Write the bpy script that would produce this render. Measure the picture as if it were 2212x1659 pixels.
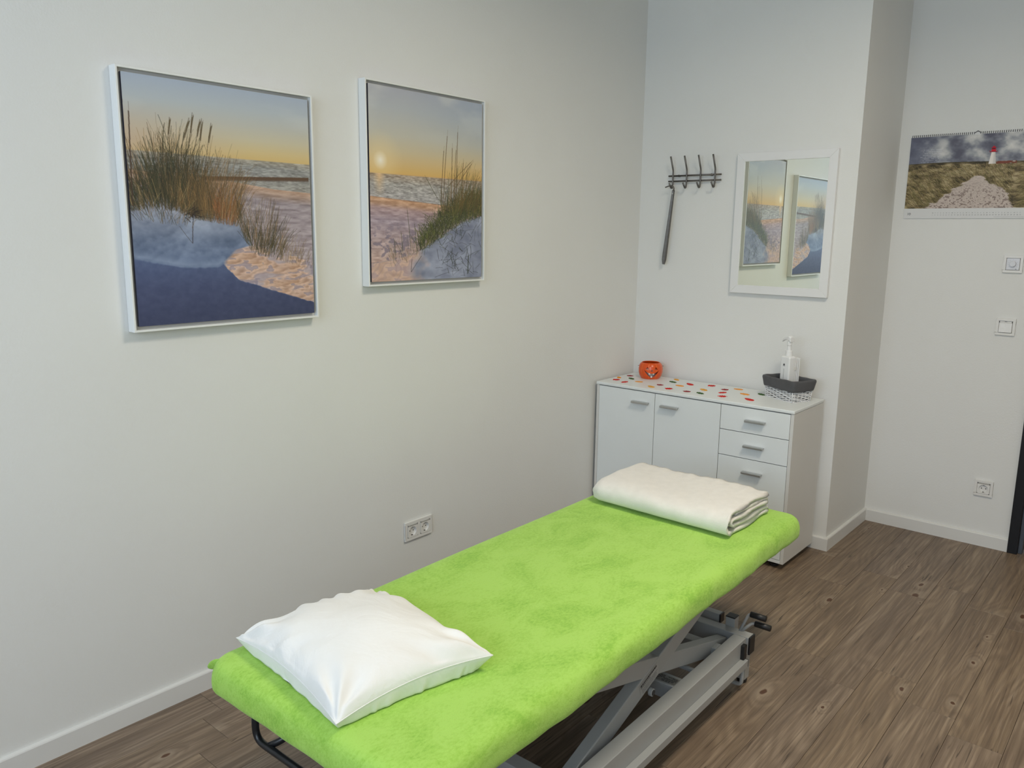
import bpy, bmesh, math, random
import numpy as np
from mathutils import Vector, Matrix

S = bpy.context.scene
for o in list(bpy.data.objects):
    bpy.data.objects.remove(o)
COL = S.collection
PI = math.pi

# ------------------------------------------------------------------ camera
FPX, YAW, PITCH, ROLL = 1731.96, 0.7036, 0.1865, 0.0120
CAM = Vector((2.3673, -3.849, 1.5182))
fwd = Vector((-math.sin(YAW) * math.cos(PITCH), math.cos(YAW) * math.cos(PITCH), -math.sin(PITCH)))
rt = Vector((math.cos(YAW), math.sin(YAW), 0))
up = rt.cross(fwd)
c_, s_ = math.cos(ROLL), math.sin(ROLL)
rt2, up2 = c_ * rt + s_ * up, -s_ * rt + c_ * up
cam_d = bpy.data.cameras.new('camera')
cam_d.sensor_fit = 'HORIZONTAL'
cam_d.sensor_width = 36.0
cam_d.lens = FPX / 2212 * 36.0
cam_d.clip_start = 0.05
cam = bpy.data.objects.new('camera', cam_d)
COL.objects.link(cam)
M3 = Matrix((rt2, up2, -fwd)).transposed()
cam.matrix_world = Matrix.Translation(CAM) @ M3.to_4x4()
S.camera = cam

# ------------------------------------------------------------------ view, world, lights
S.view_settings.view_transform = 'Standard'
S.view_settings.look = 'None'
S.view_settings.gamma = 1
S.view_settings.use_curve_mapping = False
S.view_settings.exposure = 0.14

W = bpy.data.worlds.new('world')
S.world = W
W.use_nodes = True
bg = W.node_tree.nodes['Background']
bg.inputs[0].default_value = (0.62, 0.78, 1.0, 1)
bg.inputs[1].default_value = 2.0


def area(name, loc, size, power, color, direction, size_y=None, spread=None):
    l = bpy.data.lights.new(name, 'AREA')
    l.shape = 'RECTANGLE'
    l.size = size
    l.size_y = size_y or size
    l.energy = power
    l.color = color
    if spread:
        l.spread = spread
    o = bpy.data.objects.new(name, l)
    COL.objects.link(o)
    o.location = loc
    o.rotation_euler = Vector(direction).to_track_quat('-Z', 'Y').to_euler()
    return o


area('ceiling_panel_light', (2.05, -1.80, 2.97), 0.6, 31, (1.0, 0.89, 0.72), (0, 0, -1), spread=math.radians(160))
area('ceiling_panel_light', (1.70, -4.30, 2.97), 0.6, 3.5, (1.0, 0.92, 0.80), (0, 0, -1), spread=math.radians(160))
area('window_daylight', (1.75, -5.38, 1.85), 2.7, 33, (0.72, 0.85, 1.0), (0, 1, 0), size_y=1.25)


# ------------------------------------------------------------------ helpers
def link(o):
    COL.objects.link(o)
    return o


def tag(o, label=None, cat=None, group=None, kind=None):
    if label: o['label'] = label
    if cat: o['category'] = cat
    if group: o['group'] = group
    if kind: o['kind'] = kind
    return o


def thing(name, label, cat, loc=(0, 0, 0), rotz=0, group=None):
    o = link(bpy.data.objects.new(name, None))
    o.location = loc
    o.rotation_euler = (0, 0, rotz)
    o.empty_display_size = 0.05
    return tag(o, label, cat, group)


def smooth(me, on=True):
    me.polygons.foreach_set('use_smooth', [on] * len(me.polygons))


def obj(name, bm, mat, parent=None, sm=False, bevel=0, seg=2, kind=None, label=None):
    bmesh.ops.recalc_face_normals(bm, faces=bm.faces)
    me = bpy.data.meshes.new(name)
    bm.to_mesh(me)
    bm.free()
    return mobj(name, me, mat, parent, sm, bevel, seg, kind, label)


def mobj(name, me, mat, parent=None, sm=False, bevel=0, seg=2, kind=None, label=None):
    if sm: smooth(me)
    for m in (mat if isinstance(mat, (list, tuple)) else [mat]):
        me.materials.append(m)
    o = link(bpy.data.objects.new(name, me))
    if parent is not None: o.parent = parent
    if bevel:
        b = o.modifiers.new('bevel', 'BEVEL')
        b.width = bevel
        b.segments = seg
        b.limit_method = 'ANGLE'
        b.angle_limit = math.radians(40)
    if kind: o['kind'] = kind
    if label: o['label'] = label
    return o


def bx(bm, x0, x1, y0, y1, z0, z1):
    v = [bm.verts.new(p) for p in ((x0, y0, z0), (x1, y0, z0), (x1, y1, z0), (x0, y1, z0),
                                   (x0, y0, z1), (x1, y0, z1), (x1, y1, z1), (x0, y1, z1))]
    for f in ((3, 2, 1, 0), (4, 5, 6, 7), (0, 1, 5, 4), (1, 2, 6, 5), (2, 3, 7, 6), (3, 0, 4, 7)):
        bm.faces.new([v[i] for i in f])
    return v


def box(name, x0, x1, y0, y1, z0, z1, mat, parent=None, bevel=0, kind=None, label=None, seg=2):
    bm = bmesh.new()
    bx(bm, x0, x1, y0, y1, z0, z1)
    return obj(name, bm, mat, parent, bevel=bevel, kind=kind, label=label, seg=seg)


def beam_bm(bm, p, q, w, h, side=(1, 0, 0)):
    """rectangular tube from p to q; w along SIDE, h across"""
    p, q = Vector(p), Vector(q)
    d = (q - p).normalized()
    s = Vector(side)
    s = (s - d * s.dot(d)).normalized()
    n = d.cross(s)
    v = []
    for e in (p, q):
        for a, b in ((-1, -1), (1, -1), (1, 1), (-1, 1)):
            v.append(bm.verts.new(e + s * (a * w / 2) + n * (b * h / 2)))
    for f in ((0, 1, 2, 3), (7, 6, 5, 4), (0, 4, 5, 1), (1, 5, 6, 2), (2, 6, 7, 3), (3, 7, 4, 0)):
        bm.faces.new([v[i] for i in f])


def beam(name, p, q, w, h, mat, parent=None, side=(1, 0, 0), bevel=0.003, label=None):
    bm = bmesh.new()
    beam_bm(bm, p, q, w, h, side)
    return obj(name, bm, mat, parent, bevel=bevel, label=label)


def fillet(pts, r, n=5):
    out = [Vector(pts[0])]
    for i in range(1, len(pts) - 1):
        a, b, c = Vector(pts[i - 1]), Vector(pts[i]), Vector(pts[i + 1])
        u, v = (a - b), (c - b)
        rr = min(r, u.length * .49, v.length * .49)
        p0, p1 = b + u.normalized() * rr, b + v.normalized() * rr
        for k in range(n + 1):
            t = k / n
            out.append((1 - t) ** 2 * p0 + 2 * t * (1 - t) * b + t * t * p1)
    out.append(Vector(pts[-1]))
    return out


def tube_bm(bm, pts, r, n=10, closed=False, caps=True):
    pts = [Vector(p) for p in pts]
    m = len(pts)
    rad = r if isinstance(r, (list, tuple)) else [r] * m
    t0 = (pts[1] - pts[0]).normalized()
    ref = Vector((0, 0, 1)) if abs(t0.z) < .9 else Vector((1, 0, 0))
    u = (ref - t0 * ref.dot(t0)).normalized()
    rings = []
    for i in range(m):
        a = pts[(i - 1) % m] if (closed or i > 0) else pts[i]
        b = pts[(i + 1) % m] if (closed or i < m - 1) else pts[i]
        t = (b - a).normalized()
        u = (u - t * u.dot(t)).normalized()
        w = t.cross(u)
        rings.append([bm.verts.new(pts[i] + (u * math.cos(2 * PI * k / n) + w * math.sin(2 * PI * k / n)) * rad[i]) for k in range(n)])
    rng = range(m) if closed else range(m - 1)
    for i in rng:
        A, B = rings[i], rings[(i + 1) % m]
        for k in range(n):
            bm.faces.new((A[k], A[(k + 1) % n], B[(k + 1) % n], B[k]))
    if caps and not closed:
        bm.faces.new(rings[0][::-1])
        bm.faces.new(rings[-1])


def tube(name, pts, r, mat, parent=None, n=12, label=None, kind=None):
    bm = bmesh.new()
    tube_bm(bm, pts, r, n)
    return obj(name, bm, mat, parent, sm=True, label=label, kind=kind)


def lathe_bm(bm, prof, n=32, cx=0, cy=0, close_ends=True):
    rings = []
    for r, z in prof:
        rings.append([bm.verts.new((cx + r * math.cos(2 * PI * k / n), cy + r * math.sin(2 * PI * k / n), z)) for k in range(n)])
    for A, B in zip(rings, rings[1:]):
        for k in range(n):
            bm.faces.new((A[k], A[(k + 1) % n], B[(k + 1) % n], B[k]))
    if close_ends:
        bm.faces.new(rings[0][::-1])
        bm.faces.new(rings[-1])


def rrect(hx, hy, R, per=8, nx=12, ny=12):
    """counter-clockwise rounded rectangle outline, constant number of points whatever its size"""
    R = max(0.0005, min(R, hx - 1e-4, hy - 1e-4))
    out = []
    for (cx, cy, a0) in ((hx - R, hy - R, 0), (-hx + R, hy - R, PI / 2), (-hx + R, -hy + R, PI), (hx - R, -hy + R, 1.5 * PI)):
        for k in range(per + 1):
            a = a0 + PI / 2 * k / per
            out.append((cx + R * math.cos(a), cy + R * math.sin(a)))
        # straight run to the next corner
        a = a0 + PI / 2
        i = len(out)
        nxt = {0: (-hx + R, hy), 1: (-hx, -hy + R), 2: (hx - R, -hy), 3: (hx, hy - R)}[round(a0 / (PI / 2))]
        cur = out[-1]
        m = nx if round(a0 / (PI / 2)) % 2 == 0 else ny
        for k in range(1, m):
            t = k / m
            out.append((cur[0] * (1 - t) + nxt[0] * t, cur[1] * (1 - t) + nxt[1] * t))
    return out


def text_mesh(txt, size, extrude=0.0002, align='LEFT'):
    cu = bpy.data.curves.new('txt', 'FONT')
    cu.body = txt
    cu.size = size
    cu.extrude = extrude
    cu.align_x = align
    ob = bpy.data.objects.new('txt', cu)
    COL.objects.link(ob)
    dg = bpy.context.evaluated_depsgraph_get()
    me = bpy.data.meshes.new_from_object(ob.evaluated_get(dg))
    bpy.data.objects.remove(ob)
    bpy.data.curves.remove(cu)
    return me


# ------------------------------------------------------------------ materials
def srgb(r, g, b):
    f = lambda c: (c / 255 / 12.92) if c / 255 <= .04045 else ((c / 255 + .055) / 1.055) ** 2.4
    return (f(r), f(g), f(b), 1)


def mat(name, col, rough=.5, metal=0, bump=0, bscale=200, var=0, vscale=6, spec=.5, sheen=0, coat=0):
    m = bpy.data.materials.new(name)
    m.use_nodes = True
    nt = m.node_tree
    b = nt.nodes['Principled BSDF']
    b.inputs['Base Color'].default_value = col
    b.inputs['Roughness'].default_value = rough
    b.inputs['Metallic'].default_value = metal
    b.inputs['Specular IOR Level'].default_value = spec
    if sheen:
        b.inputs['Sheen Weight'].default_value = sheen
        b.inputs['Sheen Roughness'].default_value = .4
    if coat:
        b.inputs['Coat Weight'].default_value = coat
    geo = nt.nodes.new('ShaderNodeNewGeometry')
    if var:
        n = nt.nodes.new('ShaderNodeTexNoise')
        n.inputs['Scale'].default_value = vscale
        n.inputs['Detail'].default_value = 4
        nt.links.new(geo.outputs['Position'], n.inputs['Vector'])
        r = nt.nodes.new('ShaderNodeMapRange')
        r.inputs[1].default_value, r.inputs[2].default_value = .3, .7
        r.inputs[3].default_value, r.inputs[4].default_value = 1 - var, 1 + var
        nt.links.new(n.outputs[0], r.inputs[0])
        mx = nt.nodes.new('ShaderNodeVectorMath')
        mx.operation = 'SCALE'
        mx.inputs[0].default_value = col[:3]
        nt.links.new(r.outputs[0], mx.inputs['Scale'])
        nt.links.new(mx.outputs[0], b.inputs['Base Color'])
    if bump:
        n = nt.nodes.new('ShaderNodeTexNoise')
        n.inputs['Scale'].default_value = bscale
        n.inputs['Detail'].default_value = 3
        nt.links.new(geo.outputs['Position'], n.inputs['Vector'])
        bp = nt.nodes.new('ShaderNodeBump')
        bp.inputs['Strength'].default_value = bump
        bp.inputs['Distance'].default_value = .002
        nt.links.new(n.outputs[0], bp.inputs['Height'])
        nt.links.new(bp.outputs[0], b.inputs['Normal'])
    return m


M_wall = mat('wall_paint', (.78, .78, .755, 1), .75, bump=.25, bscale=160, var=.012, vscale=2.5, spec=.3)
M_ceil = mat('ceiling_paint', (.78, .77, .74, 1), .9, bump=.1)
M_trim = mat('white_baseboard', (.74, .735, .71, 1), .45, var=.01)
M_lam = mat('white_laminate_window_tint', (.80, .835, .83, 1), .38, bump=.03, bscale=300, var=.01)  # bluish window reflection is put into the laminate colour
M_lamside = mat('white_laminate_shaded_side', (.70, .69, .66, 1), .42, bump=.03, bscale=300, var=.01)  # same laminate, with the side panels' shade put into a darker tone
M_alu = mat('brushed_aluminium', (.56, .56, .56, 1), .34, metal=1, bump=.05, bscale=500)
M_steel = mat('dark_grey_metal', (.16, .15, .14, 1), .42, metal=.85, var=.1, vscale=60)
M_white_plastic = mat('white_plastic', (.78, .77, .74, 1), .35, var=.01)
M_black = mat('black_plastic', (.012, .012, .013, 1), .45, var=.2, vscale=60)
M_blacksteel = mat('black_painted_steel', (.010, .011, .014, 1), .3, var=.2, vscale=50)
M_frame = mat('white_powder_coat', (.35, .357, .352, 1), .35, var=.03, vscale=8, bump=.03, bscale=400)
M_picframe = mat('white_wood_frame', (.82, .83, .81, 1), .5, var=.01, bump=.05, bscale=200)
M_tray = mat('grey_frame_tray', (.55, .54, .50, 1), .7, var=.03)
M_dark = mat('dark_recess', (.03, .03, .03, 1), .6, var=.1)
M_doorframe = mat('black_door_frame', (.006, .007, .010, 1), .3, var=.1)
M_doorstrip = mat('dark_door_rebate', (.10, .115, .14, 1), .25, metal=.5, var=.1)
M_pillow = mat('white_cotton', (.86, .85, .81, 1), .85, bump=.12, bscale=500, var=.015, vscale=8, sheen=.2)
def add_creases(m, scale, dist, strength):
    nt = m.node_tree
    b = nt.nodes['Principled BSDF']
    old = b.inputs['Normal'].links[0].from_socket if b.inputs['Normal'].links else None
    geo = nt.nodes.new('ShaderNodeNewGeometry')
    n = nt.nodes.new('ShaderNodeTexNoise')
    n.inputs['Scale'].default_value = scale
    n.inputs['Detail'].default_value = 3
    n.inputs['Distortion'].default_value = 2.2
    nt.links.new(geo.outputs['Position'], n.inputs['Vector'])
    bp = nt.nodes.new('ShaderNodeBump')
    bp.inputs['Strength'].default_value = strength
    bp.inputs['Distance'].default_value = dist
    nt.links.new(n.outputs[0], bp.inputs['Height'])
    if old: nt.links.new(old, bp.inputs['Normal'])
    nt.links.new(bp.outputs[0], b.inputs['Normal'])


add_creases(M_pillow, 7, .022, .20)
M_towel = mat('cream_fleece', (.80, .775, .72, 1), .95, bump=.55, bscale=420, var=.03, vscale=30, sheen=.3)
M_liner = mat('grey_fabric', (.085, .085, .09, 1), .9, bump=.25, bscale=500, var=.08, vscale=40, sheen=.2)
M_wick = mat('white_wicker', (.80, .80, .80, 1), .5, var=.04, vscale=80)
M_bottle = mat('white_bottle_plastic', (.84, .845, .84, 1), .28, var=.01)
M_chromeglass = mat('grey_inner_glass', (.62, .61, .57, 1), .2, metal=.0, var=.15, vscale=40)
M_ink = mat('dark_ink', (.03, .03, .035, 1), .6, var=.1)
M_ink_soft = mat('grey_ink', (.20, .20, .20, 1), .7, var=.1)


def mat_mirror():
    m = bpy.data.materials.new('mirror_glass')
    m.use_nodes = True
    b = m.node_tree.nodes['Principled BSDF']
    b.inputs['Base Color'].default_value = (.90, .93, .86, 1)
    b.inputs['Metallic'].default_value = 1
    b.inputs['Roughness'].default_value = .0
    return m


def mat_print(gain):
    m = bpy.data.materials.new('printed_picture')
    m.use_nodes = True
    nt = m.node_tree
    b = nt.nodes['Principled BSDF']
    a = nt.nodes.new('ShaderNodeAttribute')
    a.attribute_name = 'ink'
    v = nt.nodes.new('ShaderNodeVectorMath')
    v.operation = 'SCALE'
    v.inputs['Scale'].default_value = gain
    nt.links.new(a.outputs['Color'], v.inputs[0])
    nt.links.new(v.outputs[0], b.inputs['Base Color'])
    b.inputs['Roughness'].default_value = .55
    b.inputs['Specular IOR Level'].default_value = .25
    return m


def mat_velour():
    m = bpy.data.materials.new('green_velour')
    m.use_nodes = True
    nt = m.node_tree
    L = nt.links
    b = nt.nodes['Principled BSDF']
    geo = nt.nodes.new('ShaderNodeNewGeometry')
    mp = nt.nodes.new('ShaderNodeMapping')
    mp.inputs['Scale'].default_value = (1.0, .55, 1.0)
    mp.inputs['Rotation'].default_value = (0, 0, .25)
    L.new(geo.outputs['Position'], mp.inputs['Vector'])
    n1 = nt.nodes.new('ShaderNodeTexNoise')
    n1.inputs['Scale'].default_value = 9
    n1.inputs['Detail'].default_value = 8
    n1.inputs['Roughness'].default_value = .68
    n1.inputs['Distortion'].default_value = .6
    L.new(mp.outputs[0], n1.inputs['Vector'])
    r = nt.nodes.new('ShaderNodeValToRGB')
    r.color_ramp.elements[0].position = .36
    r.color_ramp.elements[0].color = (.275, .52, .07, 1)
    r.color_ramp.elements[1].position = .56
    r.color_ramp.elements[1].color = (.405, .665, .125, 1)
    e = r.color_ramp.elements.new(.455)
    e.color = (.35, .60, .095, 1)
    nf = nt.nodes.new('ShaderNodeTexNoise')
    nf.inputs['Scale'].default_value = 150
    nf.inputs['Detail'].default_value = 5
    nf.inputs['Roughness'].default_value = .7
    L.new(mp.outputs[0], nf.inputs['Vector'])
    cb = nt.nodes.new('ShaderNodeMath')
    cb.operation = 'MULTIPLY_ADD'
    cb.inputs[1].default_value = .55
    L.new(nf.outputs[0], cb.inputs[0])
    c2 = nt.nodes.new('ShaderNodeMath')
    c2.operation = 'MULTIPLY_ADD'
    c2.inputs[1].default_value = .75
    c2.inputs[2].default_value = -.15
    L.new(n1.outputs[0], c2.inputs[0])
    L.new(c2.outputs[0], cb.inputs[2])
    L.new(cb.outputs[0], r.inputs[0])
    L.new(r.outputs[0], b.inputs['Base Color'])
    n2 = nt.nodes.new('ShaderNodeTexNoise')
    n2.inputs['Scale'].default_value = 330
    n2.inputs['Detail'].default_value = 2
    L.new(geo.outputs['Position'], n2.inputs['Vector'])
    n3 = nt.nodes.new('ShaderNodeTexNoise')
    n3.inputs['Scale'].default_value = 28
    n3.inputs['Detail'].default_value = 4
    L.new(geo.outputs['Position'], n3.inputs['Vector'])
    ad = nt.nodes.new('ShaderNodeMath')
    ad.operation = 'MULTIPLY_ADD'
    ad.inputs[1].default_value = 2.2
    L.new(n3.outputs[0], ad.inputs[0])
    L.new(n2.outputs[0], ad.inputs[2])
    bp = nt.nodes.new('ShaderNodeBump')
    bp.inputs['Strength'].default_value = .45
    bp.inputs['Distance'].default_value = .002
    L.new(ad.outputs[0], bp.inputs['Height'])
    L.new(bp.outputs[0], b.inputs['Normal'])
    b.inputs['Roughness'].default_value = 1.0
    b.inputs['Specular IOR Level'].default_value = .15
    b.inputs['Sheen Weight'].default_value = .35
    b.inputs['Sheen Roughness'].default_value = .45
    b.inputs['Sheen Tint'].default_value = (.75, 1, .5, 1)
    return m


def mat_planks():
    m = bpy.data.materials.new('grey_brown_oak_plank')
    m.use_nodes = True
    nt = m.node_tree
    L = nt.links
    N = nt.nodes.new
    b = nt.nodes['Principled BSDF']
    geo = N('ShaderNodeNewGeometry')
    info = N('ShaderNodeObjectInfo')
    off = N('ShaderNodeVectorMath'); off.operation = 'SCALE'
    off.inputs[0].default_value = (7.3, 23.1, 3.0)
    L.new(info.outputs['Random'], off.inputs['Scale'])
    ad = N('ShaderNodeVectorMath'); ad.operation = 'ADD'
    L.new(geo.outputs['Position'], ad.inputs[0]); L.new(off.outputs[0], ad.inputs[1])
    P = ad.outputs[0]

    def scaled(s):
        v = N('ShaderNodeVectorMath'); v.operation = 'MULTIPLY'
        v.inputs[1].default_value = s
        L.new(P, v.inputs[0])
        return v.outputs[0]

    def noise(vec, scale, det=4, dist=0., rough=.5):
        n = N('ShaderNodeTexNoise')
        n.inputs['Scale'].default_value = scale
        n.inputs['Detail'].default_value = det
        n.inputs['Distortion'].default_value = dist
        n.inputs['Roughness'].default_value = rough
        L.new(vec, n.inputs['Vector'])
        return n.outputs[0]

    def rng(v, a, b_, c, d):
        r = N('ShaderNodeMapRange')
        for i, x in enumerate((a, b_, c, d)): r.inputs[i + 1].default_value = x
        L.new(v, r.inputs[0])
        return r.outputs[0]

    def mix(fac, c1, c2, mode='MIX'):
        x = N('ShaderNodeMix'); x.data_type = 'RGBA'; x.blend_type = mode
        if isinstance(fac, (int, float)): x.inputs[0].default_value = fac
        else: L.new(fac, x.inputs[0])
        for i, c in ((6, c1), (7, c2)):
            if isinstance(c, tuple): x.inputs[i].default_value = c
            else: L.new(c, x.inputs[i])
        return x.outputs[2]
    # knots: sparse cells, stretched along the plank
    vo = N('ShaderNodeTexVoronoi'); vo.feature = 'F1'; vo.voronoi_dimensions = '2D'
    vo.inputs['Scale'].default_value = 1.0
    kn = scaled((6.2, 3.0, 0))
    kno = N('ShaderNodeTexNoise'); kno.inputs['Scale'].default_value = 14; kno.inputs['Detail'].default_value = 2
    L.new(P, kno.inputs['Vector'])
    kmx = N('ShaderNodeVectorMath'); kmx.operation = 'MULTIPLY_ADD'
    kmx.inputs[1].default_value = (.16, .16, 0)
    L.new(kno.outputs['Color'], kmx.inputs[0]); L.new(kn, kmx.inputs[2])
    L.new(kmx.outputs[0], vo.inputs['Vector'])
    sep = N('ShaderNodeSeparateColor')
    L.new(vo.outputs['Color'], sep.inputs[0])
    gate = rng(sep.outputs[0], .64, .66, 0, 1)
    size = rng(sep.outputs[1], 0, 1, .025, .095)
    dv = N('ShaderNodeMath'); dv.operation = 'DIVIDE'
    L.new(vo.outputs['Distance'], dv.inputs[0]); L.new(size, dv.inputs[1])
    core = rng(dv.outputs[0], .75, 1.1, 1, 0)
    halo = rng(dv.outputs[0], 1.0, 3.6, 1, 0)
    warp = rng(dv.outputs[0], .5, 6.0, 1, 0)
    g1 = N('ShaderNodeMath'); g1.operation = 'MULTIPLY'; L.new(core, g1.inputs[0]); L.new(gate, g1.inputs[1])
    g2 = N('ShaderNodeMath'); g2.operation = 'MULTIPLY'; L.new(halo, g2.inputs[0]); L.new(gate, g2.inputs[1])
    g3 = N('ShaderNodeMath'); g3.operation = 'MULTIPLY'; L.new(warp, g3.inputs[0]); L.new(gate, g3.inputs[1])
    # growth rings: bands across the plank bent by low noise and round the knots
    lowf = noise(scaled((5.0, .9, 0)), 1.0, 2)
    sx = N('ShaderNodeSeparateXYZ'); L.new(P, sx.inputs[0])
    a1 = N('ShaderNodeMath'); a1.operation = 'MULTIPLY_ADD'; a1.inputs[1].default_value = 38.0
    L.new(sx.outputs[0], a1.inputs[0])
    m1 = N('ShaderNodeMath'); m1.operation = 'MULTIPLY'; m1.inputs[1].default_value = 14.0
    L.new(lowf, m1.inputs[0])
    L.new(m1.outputs[0], a1.inputs[2])
    a2 = N('ShaderNodeMath'); a2.operation = 'MULTIPLY_ADD'; a2.inputs[1].default_value = 2.2
    L.new(g3.outputs[0], a2.inputs[0]); L.new(a1.outputs[0], a2.inputs[2])
    w2 = N('ShaderNodeMath'); w2.operation = 'MULTIPLY'; w2.inputs[1].default_value = 6.2832
    L.new(a2.outputs[0], w2.inputs[0])
    sn = N('ShaderNodeMath'); sn.operation = 'SINE'; L.new(w2.outputs[0], sn.inputs[0])
    rings = rng(sn.outputs[0], -1, 1, 0, 1)
    fine = noise(scaled((150, 3.2, 0)), 1.0, 5, .3, .6)
    mid = noise(scaled((30, 1.6, 0)), 1.0, 4, .6, .6)
    blot = noise(scaled((7, 2.2, 0)), 1.0, 3, .4)
    base = mix(rng(blot, .32, .68, 0, 1), srgb(112, 97, 84), srgb(142, 124, 106))
    base = mix(rng(info.outputs['Random'], 0, 1, 0, .55), base, srgb(136, 114, 84))
    base = mix(rng(mid, .38, .66, 0, .55), base, srgb(92, 79, 69))
    base = mix(rng(mid, .50, .28, 0, .45), base, srgb(158, 142, 124))
    tone = mix(rng(rings, .1, .95, 0, .42), base, srgb(98, 82, 68))
    tone = mix(rng(fine, .50, .68, 0, .62), tone, srgb(84, 70, 58))
    tone = mix(rng(fine, .44, .28, 0, .42), tone, srgb(165, 148, 128))
    # thin dark cracks
    cr = noise(scaled((44, 1.1, 0)), 1.0, 2, .2)
    cr2 = noise(scaled((9, 4.2, 0)), 1.0, 1)
    cm = N('ShaderNodeMath'); cm.operation = 'MULTIPLY'
    ab = N('ShaderNodeMath'); ab.operation = 'SUBTRACT'; L.new(cr, ab.inputs[0]); ab.inputs[1].default_value = .5
    aa = N('ShaderNodeMath'); aa.operation = 'ABSOLUTE'; L.new(ab.outputs[0], aa.inputs[0])
    L.new(rng(aa.outputs[0], .004, .014, 1, 0), cm.inputs[0]); L.new(rng(cr2, .58, .64, 0, .75), cm.inputs[1])
    tone = mix(cm.outputs[0], tone, srgb(52, 42, 35))
    hal = N('ShaderNodeMath'); hal.operation = 'MULTIPLY'; hal.inputs[1].default_value = .45
    L.new(g2.outputs[0], hal.inputs[0])
    tone = mix(hal.outputs[0], tone, srgb(160, 145, 126))
    tone = mix(g1.outputs[0], tone, srgb(82, 54, 36))
    sc = N('ShaderNodeVectorMath'); sc.operation = 'SCALE'; sc.inputs['Scale'].default_value = 1.1
    L.new(tone, sc.inputs[0])
    L.new(sc.outputs[0], b.inputs['Base Color'])
    b.inputs['Roughness'].default_value = .46
    b.inputs['Specular IOR Level'].default_value = .4
    bp = N('ShaderNodeBump'); bp.inputs['Strength'].default_value = .25; bp.inputs['Distance'].default_value = .001
    L.new(fine, bp.inputs['Height']); L.new(bp.outputs[0], b.inputs['Normal'])
    return m


M_velour = mat_velour()
M_plank = mat_planks()
M_mirror = mat_mirror()
M_oakdoor = mat('oak_door', srgb(150, 128, 98), .5, var=.12, vscale=12)

# ------------------------------------------------------------------ room
YR = .5959      # recessed wall plane
XC = 1.1338     # outer corner of the back wall
H = 3.0
XR, YF = 3.5, -5.4
DX0, DX1, DH = 1.8172, 2.74, 2.08


def wall(name, *boxes):
    bm = bmesh.new()
    for b_ in boxes: bx(bm, *b_)
    return tag(obj(name, bm, M_wall), kind='structure')


wall('wall_left', (-.12, 0, YF - .12, .12, -.02, H))
wall('wall_back', (0, XC, 0, .12, -.02, H))
wall('wall_recess_side', (XC - .12, XC, .12, YR + .12, -.02, H))
wall('wall_recess', (XC, DX0, YR, YR + .12, -.02, H), (DX0, DX1, YR, YR + .12, DH, H), (DX1, XR, YR, YR + .12, -.02, H))
wall('wall_right', (XR, XR + .12, YF - .12, YR + .12, -.02, H))
WX0, WX1, WZ0, WZ1 = .40, 3.10, 1.20, 2.50
wall('wall_front', (0, WX0, YF - .12, YF, -.02, H), (WX1, XR, YF - .12, YF, -.02, H),
     (WX0, WX1, YF - .12, YF, -.02, WZ0), (WX0, WX1, YF - .12, YF, WZ1, H))
box('ceiling', -.12, XR + .12, YF - .12, YR + .12, H, H + .1, M_ceil, kind='structure')
fl = box('floor', -.12, XR + .12, YF - .12, YR + .30, -.05, -.0065, M_dark, kind='structure')

# window behind the camera
wf = bmesh.new()
for b_ in ((WX0, WX1, WZ0, WZ0 + .06), (WX0, WX1, WZ1 - .06, WZ1), (WX0, WX0 + .06, WZ0, WZ1), (WX1 - .06, WX1, WZ0, WZ1), (1.72, 1.78, WZ0, WZ1)):
    bx(wf, b_[0], b_[1], YF - .10, YF - .04, b_[2], b_[3])
tag(obj('window_1', wf, M_white_plastic), kind='structure')

# planks
PW, PL = .15, .9215
phase = {0: -2.662, 1: -2.7276, 9: -1.043, 10: -1.180, 11: -.994, 12: -1.142, 13: -1.246}
rp = random.Random(5)
for r in range(-1, int(XR / PW) + 1):
    x0, x1 = r * PW + .0033, (r + 1) * PW + .0033
    x0c, x1c = max(x0, -.05), min(x1, XR + .05)
    ph = phase.get(r, rp.uniform(-1, 0))
    y = ph - math.ceil((ph - YF) / PL) * PL
    ymax = .06 if x1 <= XC - .01 else YR + .06
    if x0 >= DX0 - .05 and x1 <= DX1 + .05: ymax = YR + .28
    while y < ymax:
        a, b_ = max(y, YF - .05), min(y + PL, ymax)
        if b_ - a > .02 and x1c - x0c > .02:
            g = .00045
            box('plank', x0c + g, x1c - g, a + g, b_ - g, -.006, 0, M_plank, parent=fl, bevel=.0006, seg=1)
        y += PL

# baseboards (bevelled upper edge)
BH, BT = .0647, .0139


def baseboard(name, p, q, nrm, m=M_trim):
    p, q, n = Vector(p), Vector(q), Vector(nrm)
    prof = [(0, 0), (BT, 0), (BT, BH - .005), (BT - .002, BH - .001), (BT - .004, BH), (0, BH)]
    bm = bmesh.new()
    R = [[bm.verts.new(e + n * a + Vector((0, 0, h))) for a, h in prof] for e in (p, q)]
    k = len(prof)
    for i in range(k): bm.faces.new((R[0][i], R[0][(i + 1) % k], R[1][(i + 1) % k], R[1][i]))
    bm.faces.new(R[0][::-1]); bm.faces.new(R[1])
    return tag(obj(name, bm, m), kind='structure')


baseboard('baseboard_left', (0, YF, 0), (0, 0, 0), (1, 0, 0))
baseboard('baseboard_back', (BT, 0, 0), (XC + BT, 0, 0), (0, -1, 0))
baseboard('baseboard_recess_side', (XC, -.0, 0), (XC, YR, 0), (1, 0, 0))
baseboard('baseboard_recess', (XC + BT, YR, 0), (DX0, YR, 0), (0, -1, 0))
baseboard('baseboard_right', (XR, YR, 0), (XR, YF, 0), (-1, 0, 0))

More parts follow.
